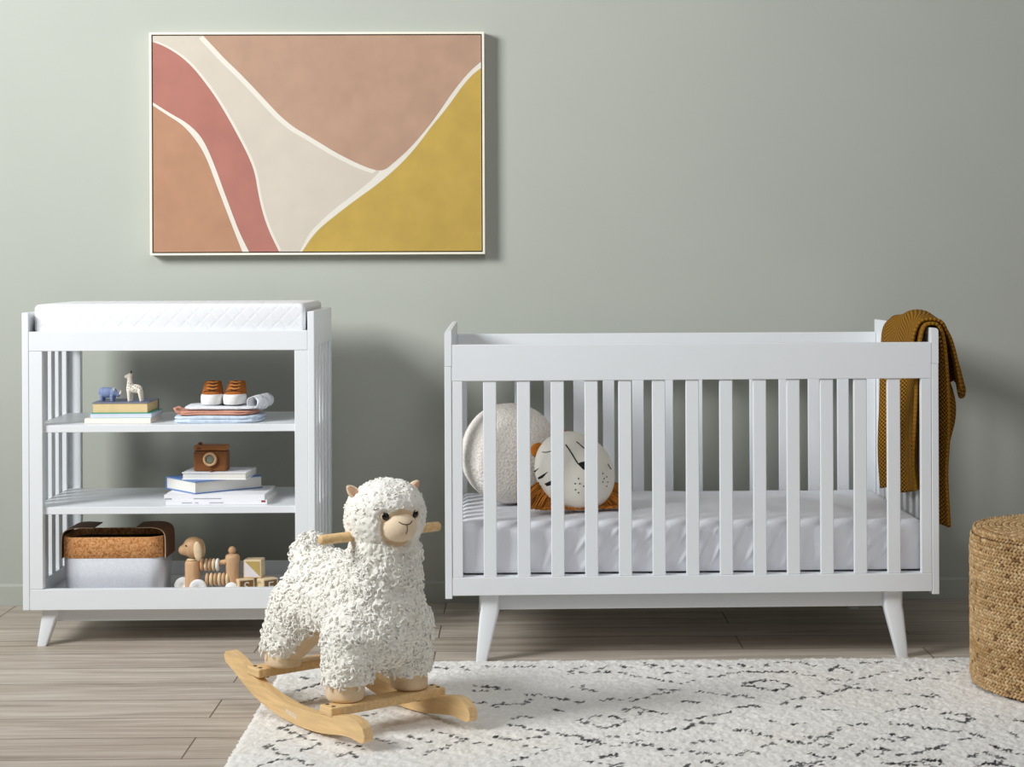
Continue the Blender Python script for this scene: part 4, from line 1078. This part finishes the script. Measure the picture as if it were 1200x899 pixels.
# wooden pull-along dog
def dog():
    yy = 5.27; k = yy/F; X = lambda px: wx(px, yy); zz = lambda py: HC - (py - 308.1)*k
    r = thing('pull_along_dog', 'wooden pull-along dog with round head, disc body and white wheels', 'toy dog', (X(225), yy, S0 + .0005))
    ox = r.location.x; oz = r.location.z
    lx = lambda px: X(px) - ox; lz = lambda py: zz(py) - oz
    MB().lathe([(0, .004), (.0215, .004), (.0225, .007), (.0225, lz(659)), (.0205, lz(656.5)), (.017, lz(655.5)), (0, lz(655.5))], 32, (lx(225), 0, 0)).build('chest', M['toywood'], r, fixn=True)
    MB().lathe([(0, 0), (.013, 0), (.0175, .0012), (.013, .005), (0, .005)], 24, (lx(224.5), 0, lz(655.6))).build('collar', M['palewood'], r, fixn=True)
    hb = MB(); hb.ell((lx(226), 0, lz(640.5)), (.0315, .028, .031), 32, 20); hb.ell((lx(217), 0, lz(643.5)), (.022, .019, .0165), 24, 16)
    hd = union(hb, 'head', M['toywood'], r, .0028, 8)
    MB().ell((lx(211.8), -.003, lz(641.5)), (.005, .006, .0045), 16, 10).build('nose', M['black'], hd)
    MB().ell((lx(219), -.0255, lz(637)), (.0025, .0015, .0025), 12, 8).build('eye', M['black'], hd)
    for s in (-1, 1):
        e = MB(); e.ell((lx(233), s*.027, lz(643.5)), (.0125, .0075, .029), 24, 16, Matrix.Rotation(R(-6), 3, 'Y')); e.build('ear', M['palewood'], hd)
    for px, mat in ((212.5, 'rubber'), (233, 'rubber')):
        q = Matrix.Translation((lx(px), -.024 if px > 220 else .016, .0255)) @ Matrix.Rotation(R(90), 4, 'X')
        MB().lathe([(0, -.006), (.022, -.006), (.0255, -.004), (.0255, .004), (.022, .006), (.006, .006), (.005, .0045), (0, .0045)], 32, (0, 0, 0), 0, q).build('wheel', M[mat], r, fixn=True)
    def discs(px0, px1, py, rad, n, white=False):
        z_ = lz(py); a, b = lx(px0), lx(px1)
        MB().tube([(a, .0, z_), (b, .0, z_)], .005, 12).build('axle', M['toywood_dark'], r)
        for i in range(n):
            c = a + (b - a)*(i + .5)/n; q = Matrix.Translation((c, 0, z_)) @ Matrix.Rotation(R(90), 4, 'Y'); hw = (b - a)/n*.40
            last = white and i == n - 1
            MB().lathe([(0, -hw), (rad*.82, -hw), (rad, -hw*.5), (rad, hw*.5), (rad*.82, hw), (0, hw)], 28, (0, 0, 0), 0, q).build('disc', M['rubber'] if last else M['toywood'] if i % 2 == 0 else M['palewood'], r, fixn=True)
    discs(234, 256.5, 661, .0185, 5, True)
    MB().tube([(lx(255), 0, lz(659)), (lx(266), 0, lz(657.5))], [.007, .0085], 14).build('joint', M['toywood'], r)
    discs(240, 268.5, 678, .0195, 6)
    MB().lathe([(0, .004), (.0165, .004), (.0185, .012), (.0195, lz(660)), (.0215, lz(653)), (.019, lz(650)), (.012, lz(648.6)), (0, lz(648.6))], 32, (lx(271.5), .004, 0)).build('rear_body', M['toywood'], r, fixn=True)
    MB().ell((lx(271), .004, lz(644.5)), (.0112, .0112, .0118), 24, 16).build('tail_knob', M['toywood'], r)
    for s in (-1, 1):
        q = Matrix.Translation((lx(271.5), .004 + s*.0205, .0205)) @ Matrix.Rotation(R(90), 4, 'X')
        MB().lathe([(0, -.003), (.018, -.003), (.020, 0), (.018, .003), (0, .003)], 28, (0, 0, 0), 0, q).build('wheel', M['rubber'], r, fixn=True)
dog()
# alphabet blocks
def block(px, yy, z, rz, label, size, letters, tri=False, mats=('block_tan', 'block_brown')):
    r = thing('toy_block', label, 'toy block', (wx(px, yy), yy, z), rz, 'wooden toy blocks on the bottom shelf')
    h = size/2
    boxo('cube_body', (-h, -h, 0), (h, h, size), M['palewood'], r, .002)
    if tri:
        mb = MB(); e = h*.84
        mb.poly([(-e, -h - .0004, h - e), (e, -h - .0004, h - e), (-e, -h - .0004, h + e)], 0); mb.poly([(e, -h - .0004, h - e), (e, -h - .0004, h + e), (-e, -h - .0004, h + e)], 1)
        mb.build('printed_face', [M['block_white'], M['block_tan']], r)
    else:
        for k, (ch, rot, mm) in enumerate(letters):
            q = Matrix.Rotation(rot, 4, 'Z') @ Matrix.Translation((0, -h - .0003, h))
            if mm:
                e = h*.82; MB().add([q @ Vector(p) for p in ((-e, 0, -e), (e, 0, -e), (e, 0, e), (-e, 0, e))], [(0, 1, 2, 3)], 0, False).build('printed_face', M[mm], r)
            text_mesh(ch, size*.85, .0003, 'letter', M['ivory' if mm else 'block_tan'], r, q @ Matrix.Translation((0, -.0004, 0)) @ Matrix.Rotation(R(90), 4, 'X'))
block(284.5, 5.275, S0 + .0005, R(31), 'wooden block with printed letters beside the pull-along dog', .049, [('U', 0, None), ('S', 0, None)] and [('S', 0, 'block_brown'), ('U', R(-90), None)])
block(311.5, 5.278, S0 + .0005, R(38), 'wooden block with printed letters close behind the rocking llama', .049, [('E', 0, 'block_brown'), ('C', R(-90), None)])
block(297.3, 5.295, S0 + .050, R(-4), 'wooden block with a diagonal two-tone face on top of two others', .0525, [], True)

# ------------------------------------------------------------------ light
def area(name, loc, target, size, power, color=(1, 1, 1), sy=None):
    l = bpy.data.lights.new(name, 'AREA'); l.energy = power; l.color = color; l.shape = 'RECTANGLE'; l.size = size; l.size_y = sy or size
    o = bpy.data.objects.new(name, l); col.objects.link(o); o.location = loc
    o.rotation_euler = (Vector(target) - Vector(loc)).to_track_quat('-Z', 'Y').to_euler(); return o
key = key = key = key = key = key = area('key_light', (-3.6, 2.9, 2.75), (.1, 5.8, 1.85), 1.4, 104, (.97, .995, 1))  # unseen key light off to the left, set up as a softbox
key.data.spread = R(115)
area('added_overhead_fill', (.35, 3.0, 3.3), (.3, 4.2, 0), 1.8, 27, (.985, .99, 1))  # added overhead fill that lifts floor, rug and upward faces
area('added_right_fill', (3.2, .6, 2.5), (.3, 5.0, .6), 2.4, 23, (.985, .99, 1))  # added fill from front right, brightening sides turned away from the key
w = bpy.data.worlds.new('room_ambience'); scene.world = w; w.use_nodes = True
w.node_tree.nodes['Background'].inputs['Color'].default_value = (.98, .98, 1, 1)
w.node_tree.nodes['Background'].inputs['Strength'].default_value = .062

# ------------------------------------------------------------------ camera
cd = bpy.data.cameras.new('camera'); cam = bpy.data.objects.new('camera', cd); col.objects.link(cam); scene.camera = cam
cd.sensor_width = 36; cd.sensor_fit = 'HORIZONTAL'; cd.lens = F*36/1200
cd.shift_x = (600 - XP)/1200; cd.shift_y = (YP - 449.5)/1200
cd.clip_start = .05
right = Vector((cy_, -sy_, 0)); fwd = Vector((sy_, cy_, 0)); up = Vector((0, 0, 1))
r2 = right*cr_ - up*sr_; u2 = up*cr_ + right*sr_
cam.matrix_world = Matrix(((r2.x, u2.x, -fwd.x, 0), (r2.y, u2.y, -fwd.y, 0), (r2.z, u2.z, -fwd.z, HC), (0, 0, 0, 1)))
scene.view_settings.view_transform = 'Standard'; scene.view_settings.look = 'None'
scene.view_settings.exposure = 0; scene.view_settings.gamma = 1; scene.view_settings.use_curve_mapping = False
scene.cycles.use_denoising = True
scene.cycles.max_bounces = 8
